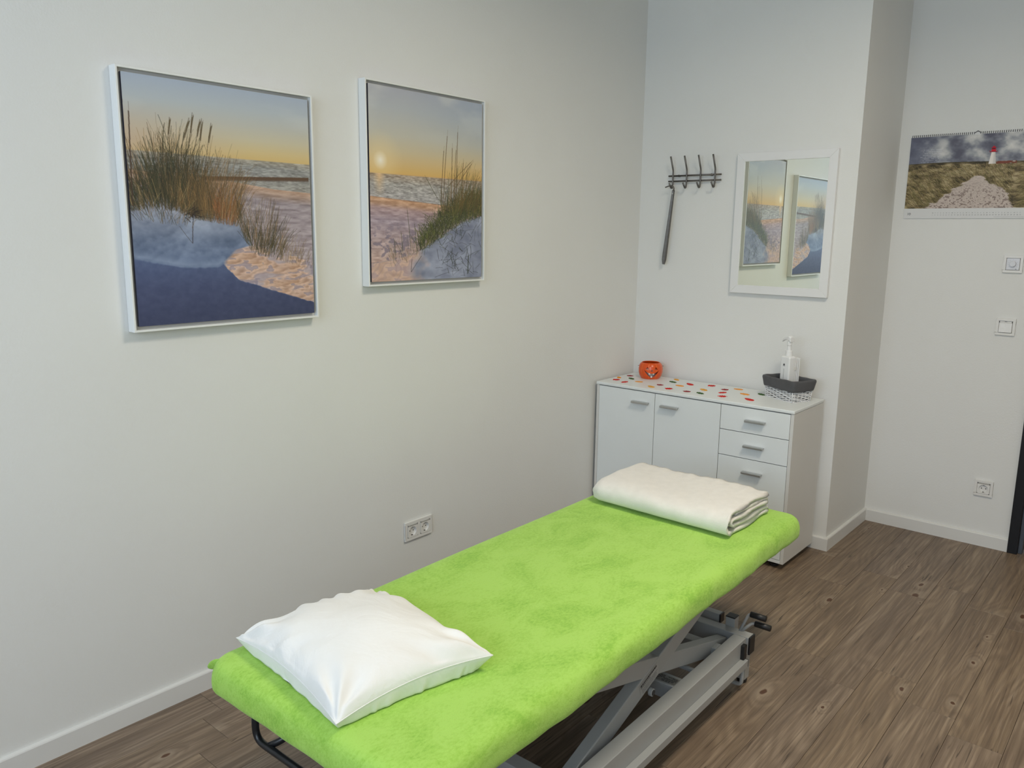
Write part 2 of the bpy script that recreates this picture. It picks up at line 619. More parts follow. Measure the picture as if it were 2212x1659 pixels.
# door
d1 = link(bpy.data.objects.new('door_1', None)); tag(d1, kind='structure')
bm = bmesh.new()
bx(bm, DX0, DX0 + .043, YR - .020, YR + .14, 0, DH)
bx(bm, DX1 - .043, DX1, YR - .020, YR + .14, 0, DH)
bx(bm, DX0 + .043, DX1 - .043, YR - .020, YR + .14, DH - .043, DH)
obj('door_frame', bm, M_doorframe, d1, bevel=.002)
bm = bmesh.new()
bx(bm, DX0 + .043, DX0 + .062, YR + .002, YR + .14, 0, DH - .043)
bx(bm, DX1 - .062, DX1 - .043, YR + .002, YR + .14, 0, DH - .043)
obj('door_rebate', bm, M_doorstrip, d1, bevel=.002)
box('door_leaf', DX0 + .064, DX1 - .064, YR + .03, YR + .07, .006, DH - .045, M_oakdoor, d1, bevel=.002)
tube('door_handle', fillet([(DX1 - .12, YR + .03, 1.05), (DX1 - .12, YR - .02, 1.05), (DX1 - .24, YR - .02, 1.05)], .02), .009, M_alu, d1)

# ------------------------------------------------------------------ print painting (numpy)
rng_ = np.random.default_rng(11)


def vnoise(h, w, cy, cx):
    g = rng_.random((cy + 2, cx + 2))
    y = np.linspace(0, cy, h, endpoint=False); x = np.linspace(0, cx, w, endpoint=False)
    yi, xi = y.astype(int), x.astype(int)
    fy, fx = y - yi, x - xi
    fy, fx = (fy * fy * (3 - 2 * fy))[:, None], (fx * fx * (3 - 2 * fx))[None]
    a, b_ = g[yi][:, xi], g[yi][:, xi + 1]
    c, d = g[yi + 1][:, xi], g[yi + 1][:, xi + 1]
    return (a * (1 - fx) + b_ * fx) * (1 - fy) + (c * (1 - fx) + d * fx) * fy


def fbm(h, w, cy, cx, o=4):
    s = 0; t = 0
    for i in range(o):
        s = s + vnoise(h, w, cy * 2 ** i, cx * 2 ** i) / 2 ** i; t += 1 / 2 ** i
    return s / t


def blend(img, mask, col):
    c = np.array(col, float) if not isinstance(col, np.ndarray) else col
    mask = np.clip(mask, 0, 1)[..., None]
    img[:] = img * (1 - mask) + c * mask


def ramp(t, stops):
    ts = [s[0] for s in stops]
    return np.stack([np.interp(t, ts, [s[1][k] for s in stops]) for k in range(3)], -1)


def stroke(img, x, y, ang, ln, bend, col, a=.8, wid=1, taper=False):
    """ang 0 = straight up; pixels"""
    h, w, _ = img.shape
    n = max(3, int(ln * 1.2))
    t = np.linspace(0, 1, n)
    th = ang + bend * t
    px = x + np.cumsum(np.sin(th)) * ln / n
    py = y - np.cumsum(np.cos(th)) * ln / n
    for k in range(wid):
        ix = (px + k - (wid - 1) / 2).astype(int)
        iy = py.astype(int)
        ok = (ix >= 0) & (ix < w) & (iy >= 0) & (iy < h)
        if taper and k not in (wid // 2,): ok &= (np.abs(t - .5) < .42)
        al = a * np.ones(ok.sum())[:, None]
        img[iy[ok], ix[ok]] = img[iy[ok], ix[ok]] * (1 - al) + np.array(col) * al


def grass(img, n, s0, s1, base, hmin, hmax, spread, cols, lean=0, a=.75, bendk=.5, centre=None, wid=2):
    h, w, _ = img.shape
    for i in range(n):
        s = rng_.uniform(s0, s1)
        tb = base(s) + rng_.uniform(-.02, .05)
        u = (s - (s0 + s1) / 2) / max(.01, (s1 - s0) / 2)
        k = rng_.random() ** 1.2
        ln = (hmin + (hmax - hmin) * k) * (1 - .35 * abs(u))
        ang = lean + u * spread * .6 + rng_.normal(0, spread * .35)
        c = np.array(cols[rng_.integers(len(cols))]) * rng_.uniform(.75, 1.15)
        stroke(img, s * w, tb * h, ang, ln * h, rng_.normal(.15 * np.sign(ang), bendk * .5), c, a * rng_.uniform(.6, 1), wid if rng_.random() < .35 else 1)


def down(img):
    h, w, _ = img.shape
    return img.reshape(h // 2, 2, w // 2, 2, 3).mean((1, 3))


def paint_dune_left(w, h):
    w2, h2 = w * 2, h * 2
    T, Sx = np.meshgrid(np.linspace(0, 1, h2), np.linspace(0, 1, w2), indexing='ij')
    sky = ramp(T, [(0, (160, 172, 190)), (.08, (172, 180, 186)), (.15, (182, 181, 172)), (.21, (194, 184, 156)), (.26, (203, 180, 128)), (.292, (204, 174, 112)), (.3, (190, 164, 120))])
    img = sky.copy()
    blend(img, (1 - Sx * 1.6) * np.clip(1 - abs(T - .25) / .15, 0, 1) * .7, (184, 160, 144))
    cl = fbm(h2, w2, 9, 3)
    blend(img, np.clip((cl - .52) * 4, 0, 1) * np.clip(1 - T / .22, 0, 1) * .5, (204, 206, 204))
    # sea
    rip = fbm(h2, w2, 240, 45, 2); rip2 = fbm(h2, w2, 90, 14, 2)
    sea = ramp(T, [(.29, (158, 148, 132)), (.33, (132, 132, 130)), (.43, (152, 148, 142))]) + ((rip - .5) * 74 + (rip2 - .5) * 40)[..., None]
    wl = np.interp(Sx, [0, .52, .773, 1], [.37, .394, .418, .427])
    m = ((T > .295) & (T < wl)).astype(float)
    img = img * (1 - m[..., None]) + sea * m[..., None]
    # beach
    b1 = fbm(h2, w2, 120, 18, 3)
    beach = ramp((T - wl), [(0, (176, 142, 120)), (.03, (158, 134, 122)), (.06, (146, 134, 140)), (.3, (158, 144, 150)), (.5, (178, 156, 148))]) + ((b1 - .5) * 80)[..., None]
    m = (T >= wl).astype(float)
    img = img * (1 - m[..., None]) + beach * m[..., None]
    gl = np.interp(Sx, [.38, .672, .99], [.385, .374, .362])
    m = ((abs(T - gl) < .007) & (Sx > .36) & (Sx < .99)).astype(float)
    blend(img, m, (84, 62, 46)); blend(img, ((T - gl < .012) & (T - gl > .006) & (Sx > .36) & (Sx < .99)).astype(float) * .6, (70, 52, 40))
    # dune
    wob = (fbm(h2, w2, 14, 14) - .5) * .02
    du = np.interp(Sx, [0, .115, .216, .334, .54, .623, .758, 1], [.45, .444, .45, .526, .556, .667, .70, .744])
    m = np.clip((T - du + wob) * 150, 0, 1)
    n1 = fbm(h2, w2, 10, 6); n2 = fbm(h2, w2, 60, 40, 3)
    sand = ramp(T, [(.44, (150, 148, 160)), (.56, (134, 142, 162)), (.66, (104, 118, 146)), (.74, (90, 106, 138)), (1, (70, 80, 112))])
    sh_ = (T + .22 * Sx)
    n5 = np.sin(sh_ * 60 + n1 * 9) * .5 + np.sin(sh_ * 150 + n1 * 16 + n2 * 3) * .35
    sand = sand + ((n1 - .5) * 60 + (n2 - .5) * 26 + n5 * 9)[..., None]
    img = img * (1 - m[..., None]) + sand * m[..., None]
    sh = .006 * (n2 - .5) + .010 * (n1 - .5) + np.interp(Sx, [0, .131, .262, .42, .455, .543, .748, 1], [.725, .744, .765, .765, .752, .823, .878, .948])
    # light ridge above the shadow
    blend(img, np.clip(1 - abs(T - sh + .012) / .03, 0, 1) * (Sx < .47) * .40 * m, (160, 174, 200))
    # lit sand on the right
    lim = np.interp(T, [.60, .667, .69, .74, .95, 1], [.70, .62, .52, .455, .40, .4])
    lit = np.clip((Sx - lim) * 40, 0, 1) * (T > du) * (T < sh + .002) * np.clip((T - .62) * 14, 0, 1)
    n3 = fbm(h2, w2, 70, 22, 3); n4 = fbm(h2, w2, 26, 9, 3)
    n6 = np.sin((T * 1.0 + .30 * Sx) * 190 + n4 * 22 + n3 * 5)
    litc = np.array([198., 166., 150.]) + ((n3 - .5) * 80 + n6 * 12)[..., None] + ((n4 - .5) * np.array([40, 60, 90])[:, None, None]).transpose(1, 2, 0)
    blend(img, lit, litc)
    blend(img, lit * np.clip((n4 - .54) * 6, 0, .55), (140, 134, 152)); blend(img, lit * np.clip((n3 - .60) * 12, 0, .6), (120, 112, 130))
    # deep blue shade
    shd = np.clip((T - sh) * 160, 0, 1)
    deep = ramp(T, [(.72, (74, 88, 126)), (.85, (60, 68, 102)), (1, (50, 56, 86))]) + ((n2 - .5) * 14)[..., None]
    blend(img, shd, deep)
    D = lambda s: float(np.interp(s, [0, .115, .216, .334, .54, .623, .758, 1], [.49, .474, .48, .516, .54, .66, .69, .744]))
    dk = [(36, 38, 26), (48, 46, 28), (60, 56, 34), (44, 50, 32), (74, 62, 36), (34, 32, 24)]
    br = [(96, 72, 44), (120, 90, 52), (84, 66, 40), (140, 104, 60), (70, 60, 38)]
    pale = [(168, 138, 92), (180, 150, 104), (150, 132, 90)]
    grass(img, 420, .0, .36, D, .10, .33, .22, br, .02)
    grass(img, 520, .0, .40, D, .06, .24, .26, dk, .02, .9)
    grass(img, 420, .10, .36, D, .08, .34, .16, dk, .03, .9)
    grass(img, 260, .0, .34, D, .02, .16, .5, dk, .0, .9)
    grass(img, 200, .18, .44, D, .05, .2, .35, br, .1)
    grass(img, 60, .0, .4, D, .05, .16, .6, pale, .1, .6)
    grass(img, 170, .28, .46, D, .1, .32, .3, br, .25, .6)
    grass(img, 420, .34, .55, D, .05, .31, .34, br, .14, .75)
    grass(img, 160, .42, .52, D, .03, .12, .5, [(150, 88, 46), (120, 74, 42)], .05, .8)
    grass(img, 90, .4, .54, D, .04, .22, .3, [(70, 56, 34), (150, 96, 52)], .12, .8)
    grass(img, 60, .45, .6, D, .1, .28, .3, pale + br, .4, .5)
    grass(img, 330, .56, .80, D, .04, .25, .45, br + dk[:3], .12, .7)
    grass(img, 90, .6, .76, D, .02, .1, .6, dk, 0, .8)
    grass(img, 90, .80, .93, D, .03, .14, .45, br + pale, .1, .6)
    grass(img, 50, .86, 1.0, D, .02, .07, .6, br, 0, .6)
    for s, tb, ang, ln in ((.01, .45, -.05, .36), (.20, .47, .30, .34), (.18, .42, .12, .27), (.28, .45, .14, .33), (.33, .5, .12, .36), (.30, .42, .22, .28), (.36, .48, .18, .33), (.06, .45, -.28, .33), (.04, .38, -.22, .3)):
        stroke(img, s * w2, tb * h2, ang - .05, ln * h2, .1, (58, 46, 30), .9, 2)
        x1 = s + math.sin(ang) * ln * .72 * h / w; y1 = tb - math.cos(ang) * ln * .72
        for q in range(3): stroke(img, x1 * w2, (y1 - .012 * q) * h2, ang + .03 + .02 * q, ln * (.27 - .05 * q) * h2, .08, (66 + 8 * q, 54 + 6 * q, 36), .8, 4 - q, True)
    # left standing stalk, log, twig
    stroke(img, .012 * w2, .55 * h2, 0.02, .44 * h2, .02, (60, 42, 32), .9, 5, True)
    for k in range(26):
        stroke(img, (.255 + rng_.random() * .07) * w2, (.525 + rng_.random() * .03) * h2, 1.3 + rng_.normal(0, .3), .03 * h2, .3, (36, 26, 24), .85, 4)
    stroke(img, .295 * w2, .662 * h2, .04, .165 * h2, .14, (40, 30, 28), .9, 3)
    stroke(img, .295 * w2, .662 * h2, -.7, .09 * h2, .1, (62, 54, 46), .8, 2)
    for s, tb, ang, ln in ((.02, .53, -1.1, .1), (.10, .5, -1.0, .13), (.2, .53, -.9, .14), (.3, .56, 1.3, .1), (.33, .55, 1.6, .12), (.62, .68, -.8, .1), (.66, .69, -.5, .1), (.7, .69, -.2, .07)):
        stroke(img, s * w2, tb * h2, ang, ln * h2, .1, (54, 48, 42), .75, 2)
    grass(img, 130, .02, .30, lambda s: .52 + .1 * s, .03, .11, .8, dk + br, 0, .8)
    blend(img, .12 * np.ones_like(T), (140, 140, 140))
    return np.clip(down(img), 0, 255)


def paint_dune_right(w, h):
    w2, h2 = w * 2, h * 2
    T, Sx = np.meshgrid(np.linspace(0, 1, h2), np.linspace(0, 1, w2), indexing='ij')
    img = ramp(T, [(0, (164, 166, 176)), (.1, (170, 174, 178)), (.24, (184, 180, 166)), (.32, (194, 178, 144)), (.38, (202, 172, 118)), (.43, (206, 166, 94)), (.44, (196, 154, 100))])
    cl = fbm(h2, w2, 7, 3)
    blend(img, np.clip((Sx - .3), 0, 1) * np.clip(1 - T / .35, 0, 1) * .8, (142, 160, 184))
    blend(img, np.clip((cl - .5) * 5, 0, 1) * np.clip(1 - T / .3, 0, 1) * .45, (206, 206, 200))
    r = np.hypot((Sx - .087) * .86, (T - .371))
    blend(img, np.clip(1 - r / .16, 0, 1) * .6, (232, 206, 150)); blend(img, np.clip(1 - r / .05, 0, 1), (240, 232, 214))
    rip = fbm(h2, w2, 260, 50, 2); rip2 = fbm(h2, w2, 90, 12, 2)
    sea = ramp(T, [(.44, (160, 142, 124)), (.49, (150, 146, 142)), (.56, (160, 156, 156))]) + ((rip - .5) * 90 + (rip2 - .5) * 44)[..., None]
    m = (T > .439).astype(float)
    img = img * (1 - m[..., None]) + sea * m[..., None]
    blend(img, m * np.clip(1 - abs(Sx - .075) / .05, 0, 1) * np.clip(.56 - T, 0, .12) / .12 * .7, (240, 190, 130))
    wl = np.interp(Sx, [0, .26, .57, 1], [.555, .568, .583, .6])
    n1 = fbm(h2, w2, 110, 20, 3); n2 = fbm(h2, w2, 50, 30, 3)
    beach = ramp(T - wl, [(0, (150, 118, 96)), (.006, (190, 146, 114)), (.03, (178, 140, 116)), (.055, (160, 134, 136)), (.12, (154, 138, 150)), (.3, (178, 152, 146)), (.45, (196, 158, 140))])
    beach = beach + ((n1 - .5) * 75)[..., None]
    foot = np.clip((n2 - .56) * 9, 0, .7) * np.clip((T - .66) * 9, 0, 1)
    m = (T >= wl).astype(float)
    img = img * (1 - m[..., None]) + beach * m[..., None]
    blend(img, foot * m, (108, 98, 116))
    du = np.interp(Sx, [0, .176, .373, .556, .814, 1], [.90, .885, .849, .774, .671, .635])
    m = np.clip((T - du) * 140, 0, 1)
    n3 = fbm(h2, w2, 30, 14, 3); n4 = fbm(h2, w2, 12, 8, 3)
    sand = np.array([128., 134., 156.]) + ((n3 - .5) * 46)[..., None] + ((n4 - .5) * 60)[..., None]
    img = img * (1 - m[..., None]) + sand * m[..., None]
    lit = np.clip((.46 - Sx + (n4 - .5) * .3) * 7, 0, 1) * m
    blend(img, lit * .95, np.array([200., 166., 148.]) + ((n3 - .5) * 70)[..., None])
    blend(img, lit * np.clip((n3 - .58) * 8, 0, .5), (140, 122, 136)); blend(img, lit * np.clip(np.sin((T + .35 * Sx) * 170 + n4 * 25) - .2, 0, .3), (150, 124, 128))
    D = lambda s: float(np.interp(s, [0, .176, .373, .50, .60, .814, 1], [.9, .88, .84, .80, .76, .67, .635]))
    dk = [(40, 48, 28), (54, 62, 32), (66, 70, 36), (46, 52, 36), (82, 80, 40), (36, 36, 26)]
    br = [(110, 84, 44), (140, 102, 52), (86, 70, 38), (70, 62, 34)]
    for i in range(1900):      # dense tussock
        s = .40 + .62 * rng_.random() ** .8
        top = np.interp(s, [.4, .55, .62, .8, 1], [.76, .65, .60, .53, .50])
        tb = rng_.uniform(top + .04, D(min(s, 1)) + .015)
        c = np.array((dk + [(96, 96, 44), (80, 88, 44)])[rng_.integers(8)]) * rng_.uniform(.7, 1.25)
        stroke(img, s * w2, tb * h2, rng_.normal(.0, .55), rng_.uniform(.03, .11) * h2, rng_.normal(0, .9), c, .85, 2)
    grass(img, 300, .60, .99, lambda s: .60, .1, .30, .22, br + dk[:3], .16, .7)
    grass(img, 170, .72, 1.0, lambda s: .58, .1, .28, .2, br, .55, .55)
    for s, tb, ang, ln in ((.60, .60, .06, .34), (.62, .6, .07, .43), (.70, .6, .0, .36), (.745, .6, .01, .46), (.72, .58, .05, .33), (.64, .5, .9, .3), (.70, .52, .75, .27), (.80, .6, .02, .28)):
        stroke(img, s * w2, tb * h2, ang, ln * h2, .05, (84, 64, 36), .9, 4, True)
    stroke(img, .58 * w2, .56 * h2, -.72, .17 * h2, .05, (72, 72, 44), .9, 4, True)
    grass(img, 90, .15, .50, D, .03, .15, .5, dk + br, -.05, .8)
    for s, tb, ln in ((.33, .86, .26), (.2, .87, .1), (.26, .85, .12), (.38, .84, .16), (.42, .83, .14)):
        stroke(img, s * w2, tb * h2, -.06, ln * h2, -.1, (58, 62, 36), .9, 3, True)
    stroke(img, .52 * w2, .72 * h2, -.1, .13 * h2, -1.3, (76, 82, 44), .85, 4, True)
    stroke(img, .50 * w2, .76 * h2, -.2, .12 * h2, -1.4, (66, 74, 42), .8, 4, True)
    for i in range(110):      # dark blades fallen on the sand
        s = rng_.uniform(.6, 1.0); tb = rng_.uniform(D(s) - .0, .99)
        stroke(img, s * w2, tb * h2, rng_.choice([-1, 1]) * rng_.uniform(.1, 1.5), rng_.uniform(.03, .09) * h2, rng_.normal(0, .4), np.array((44, 48, 44)) * rng_.uniform(.8, 1.4), .75, int(rng_.integers(2, 5)), True)
    stroke(img, .86 * w2, .99 * h2, 0, .13 * h2, .1, (46, 52, 40), .9, 7, True)
    blend(img, .12 * np.ones_like(T), (150, 150, 150))
    for x0, y0, an, ln in ((.33, .955, .05, .07), (.33, .955, .7, .12), (.58, .89, -.3, .06), (.58, .895, 1.5, .2), (.66, .84, 1.9, .08), (.74, .95, -.3, .08), (.54, .99, 1.3, .12)):
        stroke(img, x0 * w2, y0 * h2, an, ln * h2, .1, (52, 50, 54), .85, 3)
    return np.clip(down(img), 0, 255)


def paint_lighthouse(w, h):
    w2, h2 = w * 2, h * 2
    T, Sx = np.meshgrid(np.linspace(0, 1, h2), np.linspace(0, 1, w2), indexing='ij')
    c1 = fbm(h2, w2, 6, 8, 5); c2 = fbm(h2, w2, 10, 14, 4)
    img = ramp(c1 + (Sx - .5) * .12 + .02 - np.clip(.2 - T, 0, 1) * .5, [(.26, (78, 78, 90)), (.38, (98, 100, 110)), (.48, (124, 126, 132)), (.58, (156, 156, 156)), (.75, (184, 182, 178))])
    blend(img, np.clip(1 - Sx / .3, 0, 1) * .55, (84, 88, 106))
    blend(img, np.clip((c2 - .55) * 5, 0, 1) * np.clip(Sx - .25, 0, 1) * .6, (176, 174, 172))
    hz = .372 - .01 * np.sin(Sx * 5)
    fx = fbm(h2, w2, 26, 16, 4); f2 = fbm(h2, w2, 60, 50, 3)
    m = (T > hz).astype(float)
    land = ramp(fx, [(.3, (52, 46, 34)), (.45, (94, 82, 60)), (.55, (120, 106, 78)), (.7, (152, 138, 108))])
    blend(img, m, land)
    blend(img, m * np.clip(1 - (T - hz) / .035, 0, 1) * .8, (48, 44, 30))
    for i in range(5200):
        s, t = rng_.random(), .42 + .58 * rng_.random()
        if s < .02: continue
        c = np.array(((150, 132, 92), (120, 104, 66), (70, 60, 38), (168, 150, 112), (88, 84, 48), (52, 44, 28), (104, 100, 60))[rng_.integers(7)]) * rng_.uniform(.75, 1.1)
        sc = .35 + (t - .38) * 1.6
        an = (-1.15 if s < .5 else 1.1 if s > .8 else -.9) + rng_.normal(0, .25)
        stroke(img, s * w2, t * h2, an, sc * .10 * h2, .5, c, .6, 2)
    # path
    lf = np.interp(T, [.56, .60, .70, .83, 1.0], [.51, .485, .39, .29, .14])
    rf = np.interp(T, [.56, .60, .68, .78, 1.0], [.56, .60, .67, .77, .83])
    e = (fx - .5) * .1
    m = np.clip((Sx - lf + e) * 60, 0, 1) * np.clip((rf - Sx + e) * 60, 0, 1) * (T > .56)
    p1 = fbm(h2, w2, 66, 80, 3)
    blend(img, m, np.array([170., 158., 150.]) + ((p1 - .5) * 60)[..., None])
    blend(img, m * np.clip((p1 - .55) * 10, 0, .75) * np.clip((T - .5) * 3, .2, 1), (96, 82, 76))
    # small houses and the tower
    m = ((abs(T - .39) < .018) & (Sx > .657) & (Sx < .80)).astype(float)
    blend(img, m * (.5 + .5 * (f2 > .5)), (104, 58, 46)); blend(img, m * (f2 < .42), (150, 140, 130))
    half = np.interp(T, [.25, .405], [.0135, .0265])
    cx = .629
    m = ((T > .25) & (T < .405) & (abs(Sx - cx) < half)).astype(float)
    blend(img, m, (196, 190, 184)); blend(img, m * np.clip((Sx - cx) * 60, 0, .5), (150, 148, 146))
    red = (168, 26, 40)
    blend(img, ((T > .212) & (T < .252) & (abs(Sx - cx) < .0165)).astype(float), red)
    blend(img, ((abs(T - .246) < .005) & (abs(Sx - cx) < .027)).astype(float), (120, 24, 36))
    blend(img, ((T > .228) & (T < .246) & (abs(abs(Sx - cx) - .026) < .002)).astype(float), (120, 24, 36))
    blend(img, ((T > .200) & (T <= .212) & (abs(Sx - cx) < .0125)).astype(float), (60, 26, 34))
    roof = np.interp(T, [.162, .175, .2], [.0, .005, .021])
    blend(img, ((T > .165) & (T < .2) & (abs(Sx - cx) < roof)).astype(float), (150, 24, 38))
    # eight faint centred lines of verse in the sky
    for k, (a, b_) in enumerate(((.105, .25), (.105, .25), (.11, .245), (.105, .245), (.085, .245), (.11, .235), (.105, .245), (.093, .245))):
        t = .178 + k * .0245
        w_ = fbm(1, w2, 1, 150, 1)[0] > .35
        m = ((abs(T - t - .003) < .004) & (Sx > a) & (Sx < b_)).astype(float) * w_[None]
        blend(img, m * .42, (190, 192, 200))
    return np.clip(down(img), 0, 255)


def print_mesh(name, img, origin, du, dv, mat_, parent):
    """a sheet whose colours are per-point ink; origin = top left corner, du/dv = full edge vectors"""
    h, w, _ = img.shape
    u = np.linspace(0, 1, w); v = np.linspace(0, 1, h)
    V, U = np.meshgrid(v, u, indexing='ij')
    co = np.array(origin)[None, None] + U[..., None] * np.array(du) + V[..., None] * np.array(dv)
    co = co.reshape(-1, 3).astype(np.float32)
    idx = np.arange(h * w).reshape(h, w)
    q = np.stack([idx[:-1, :-1], idx[1:, :-1], idx[1:, 1:], idx[:-1, 1:]], -1).reshape(-1, 4).astype(np.int32)
    me = bpy.data.meshes.new(name)
    me.vertices.add(len(co)); me.vertices.foreach_set('co', co.ravel())
    me.loops.add(q.size); me.loops.foreach_set('vertex_index', q.ravel())
    me.polygons.add(len(q))
    me.polygons.foreach_set('loop_start', np.arange(0, q.size, 4, dtype=np.int32))
    me.polygons.foreach_set('loop_total', np.full(len(q), 4, dtype=np.int32))
    me.update(calc_edges=True)
    s = img / 255
    lin = np.where(s <= .04045, s / 12.92, ((s + .055) / 1.055) ** 2.4)
    at = me.color_attributes.new('ink', 'FLOAT_COLOR', 'POINT')
    rgba = np.ones((h * w, 4), np.float32); rgba[:, :3] = lin.reshape(-1, 3)
    at.data.foreach_set('color', rgba.ravel())
    return mobj(name, me, mat_, parent)


M_canvas = mat_print(1.26)
M_calprint = mat_print(1.55)
M_canvas_side = mat('canvas_edge_dark_blue', srgb(60, 62, 80), .7, var=.05)


def picture(label, ya, yb, z0, z1, paint):
    t = thing('framed_picture', label, 'picture', (0, (ya + yb) / 2, z0), 0, 'framed beach pictures on the long wall')
    cy, cz = (ya + yb) / 2, z0
    a, b_ = ya - cy, yb - cy
    hh = z1 - z0
    D, fw = .0371, .0065
    bm = bmesh.new()
    bx(bm, .0008, D, a, a + fw, 0, hh); bx(bm, .0008, D, b_ - fw, b_, 0, hh)
    bx(bm, .0008, D, a + fw, b_ - fw, 0, fw); bx(bm, .0008, D, a + fw, b_ - fw, hh - fw, hh)
    obj('frame', bm, M_picframe, t, bevel=.0008, seg=1)
    box('backing', .001, D - .015, a + fw, b_ - fw, fw, hh - fw, M_tray, t)
    g = fw + .010
    cz0, cz1 = g, hh - g
    xf = D - .004
    box('canvas', D - .0148, xf - .0004, a + g, b_ - g, cz0, cz1, M_canvas_side, t, label='stretched canvas edge')
    img = paint(430, 490)
    print_mesh('canvas_print', img, (xf, a + g, cz1), (0, b_ - a - 2 * g, 0), (0, 0, -(cz1 - cz0)), M_canvas, t)
    return t


picture('white floater frame with dune grass, groyne and dark blue shaded sand, nearer the camera', -2.7967, -2.1511, 1.2194, 1.9595, paint_dune_left)
picture('white floater frame with low sun over the sea and green dune grass, nearer the cabinet', -1.9248, -1.2924, 1.3157, 2.0508, paint_dune_right)


# ------------------------------------------------------------------ sockets, switch, thermostat
def rot_plate(t, wall_):
    """local frame: x across, y out of the wall towards the room (negative y), z up"""
    return t


def plate_ring(bm, hx, hz, holes, y0, y1):
    """rounded plate with square holes [(cx, half)]; built from strips"""
    xs = [-hx]
    for cx, hf in holes: xs += [cx - hf, cx + hf]
    xs.append(hx)
    hf = holes[0][1]
    bx(bm, -hx, hx, y0, y1, hf, hz); bx(bm, -hx, hx, y0, y1, -hz, -hf)
    for i in range(0, len(xs), 2): bx(bm, xs[i], xs[i + 1], y0, y1, -hf, hf)


def plate_frame(t, n):
    hx = .0355 * n + .005
    bm = bmesh.new()
    cs = [(-.0355 + .071 * i) * 1.0 for i in range(2)] if n == 2 else [0.0]
    out = rrect(hx, .0405, .004, 4, 2, 2)
    # outer wall + front face with square holes filled by strips
    plate_ring(bm, hx, .0405, [(c, .0285) for c in cs], -.0098, -.0008)
    bmesh.ops.remove_doubles(bm, verts=bm.verts, dist=1e-6)
    o = obj('cover_frame', bm, M_white_plastic, t, bevel=.0012)
    return cs


def socket_insert(t, cx):
    """square insert with a round well"""
    bm = bmesh.new()
    n = 32; h = .0275; R = .0195; yf = -.0108; zo = -.002
    sq, ci, cb, bk = [], [], [], []
    for k in range(n):
        a = 2 * PI * (k + .5) / n
        ca, sa = math.cos(a), math.sin(a)
        m_ = h / max(abs(ca), abs(sa))
        sq.append(bm.verts.new((cx + ca * m_, yf, sa * m_)))
        bk.append(bm.verts.new((cx + ca * m_, -.002, sa * m_)))
        ci.append(bm.verts.new((cx + ca * R, yf, zo + sa * R)))
        cb.append(bm.verts.new((cx + ca * R * .96, -.0018, zo + sa * R * .96)))
    for k in range(n):
        j = (k + 1) % n
        bm.faces.new((sq[k], sq[j], ci[j], ci[k])); bm.faces.new((ci[k], ci[j], cb[j], cb[k]))
        bm.faces.new((bk[k], bk[j], sq[j], sq[k]))
    bm.faces.new(cb)
    ins = obj('socket_insert', bm, M_white_plastic, t)
    for sx in (-1, 1):
        bm = bmesh.new()
        bmesh.ops.create_cone(bm, cap_ends=True, segments=12, radius1=.0026, radius2=.0026, depth=.0006,
                              matrix=Matrix.Translation((cx + sx * .0095, -.0022, zo)) @ Matrix.Rotation(PI / 2, 4, 'X'))
        obj('pin_hole', bm, M_dark, ins)
    for sz in (-1, 1):
        box('earth_clip', cx - .0035, cx + .0035, -.0075, -.002, zo + sz * .0183 - .0018, zo + sz * .0183 + .0012, M_dark, ins)
    bm = bmesh.new()
    bx(bm, cx - .0245, cx + .0245, -.0112, -.0106, .0215, .0262)
    obj('label_window', bm, mat('label_window_grey', (.38, .37, .34, 1), .3, var=.05), ins)
    for sx in (-1, 1): box('hinge', cx + sx * .0255 - .001, cx + sx * .0255 + .001, -.0113, -.0105, .021, .0265, M_dark, ins)


t = thing('wall_socket', 'white double power socket low on the long wall behind the treatment table', 'socket', (0.0, -1.6617, .2954), 0)
t.rotation_euler = (0, 0, PI / 2)      # local -y faces +x
for c in plate_frame(t, 2): socket_insert(t, c)
t = thing('wall_socket', 'white single power socket above the baseboard near the black door frame', 'socket', (1.6837, YR, .2970), 0)
for c in plate_frame(t, 1): socket_insert(t, c)

t = thing('light_switch', 'white rocker light switch below the thermostat', 'switch', (1.6908, YR, 1.1034), 0)
plate_frame(t, 1)
bm = bmesh.new()
v = bx(bm, -.027, .027, -.0145, -.002, -.0265, .0195)
for i in (4, 5): v[i].co.y = -.0105
rk = obj('rocker', bm, M_white_plastic, t, bevel=.0008)
box('label_window', -.0245, .0245, -.0108, -.0102, .0205, .0265, M_white_plastic, t)
for sx in (-1, 1): box('hinge', sx * .0265 - .001, sx * .0265 + .001, -.0112, -.0098, .0195, .0265, M_dark, t)
box('latch', -.005, .005, -.0112, -.0105, .0245, .0262, M_dark, t)
bm = bmesh.new()
bx(bm, -.021, -.001, -.0126, -.0122, -.012, .012)
M_glare = mat('white_switch_glare', (.86, .86, .85, 1), .3, var=.01)
v0 = obj('sticker_or_glare', bm, M_glare, t)  # glare on the rocker, painted as a paler patch; nothing is stuck on here
v0.rotation_euler = (0, 0, 0)

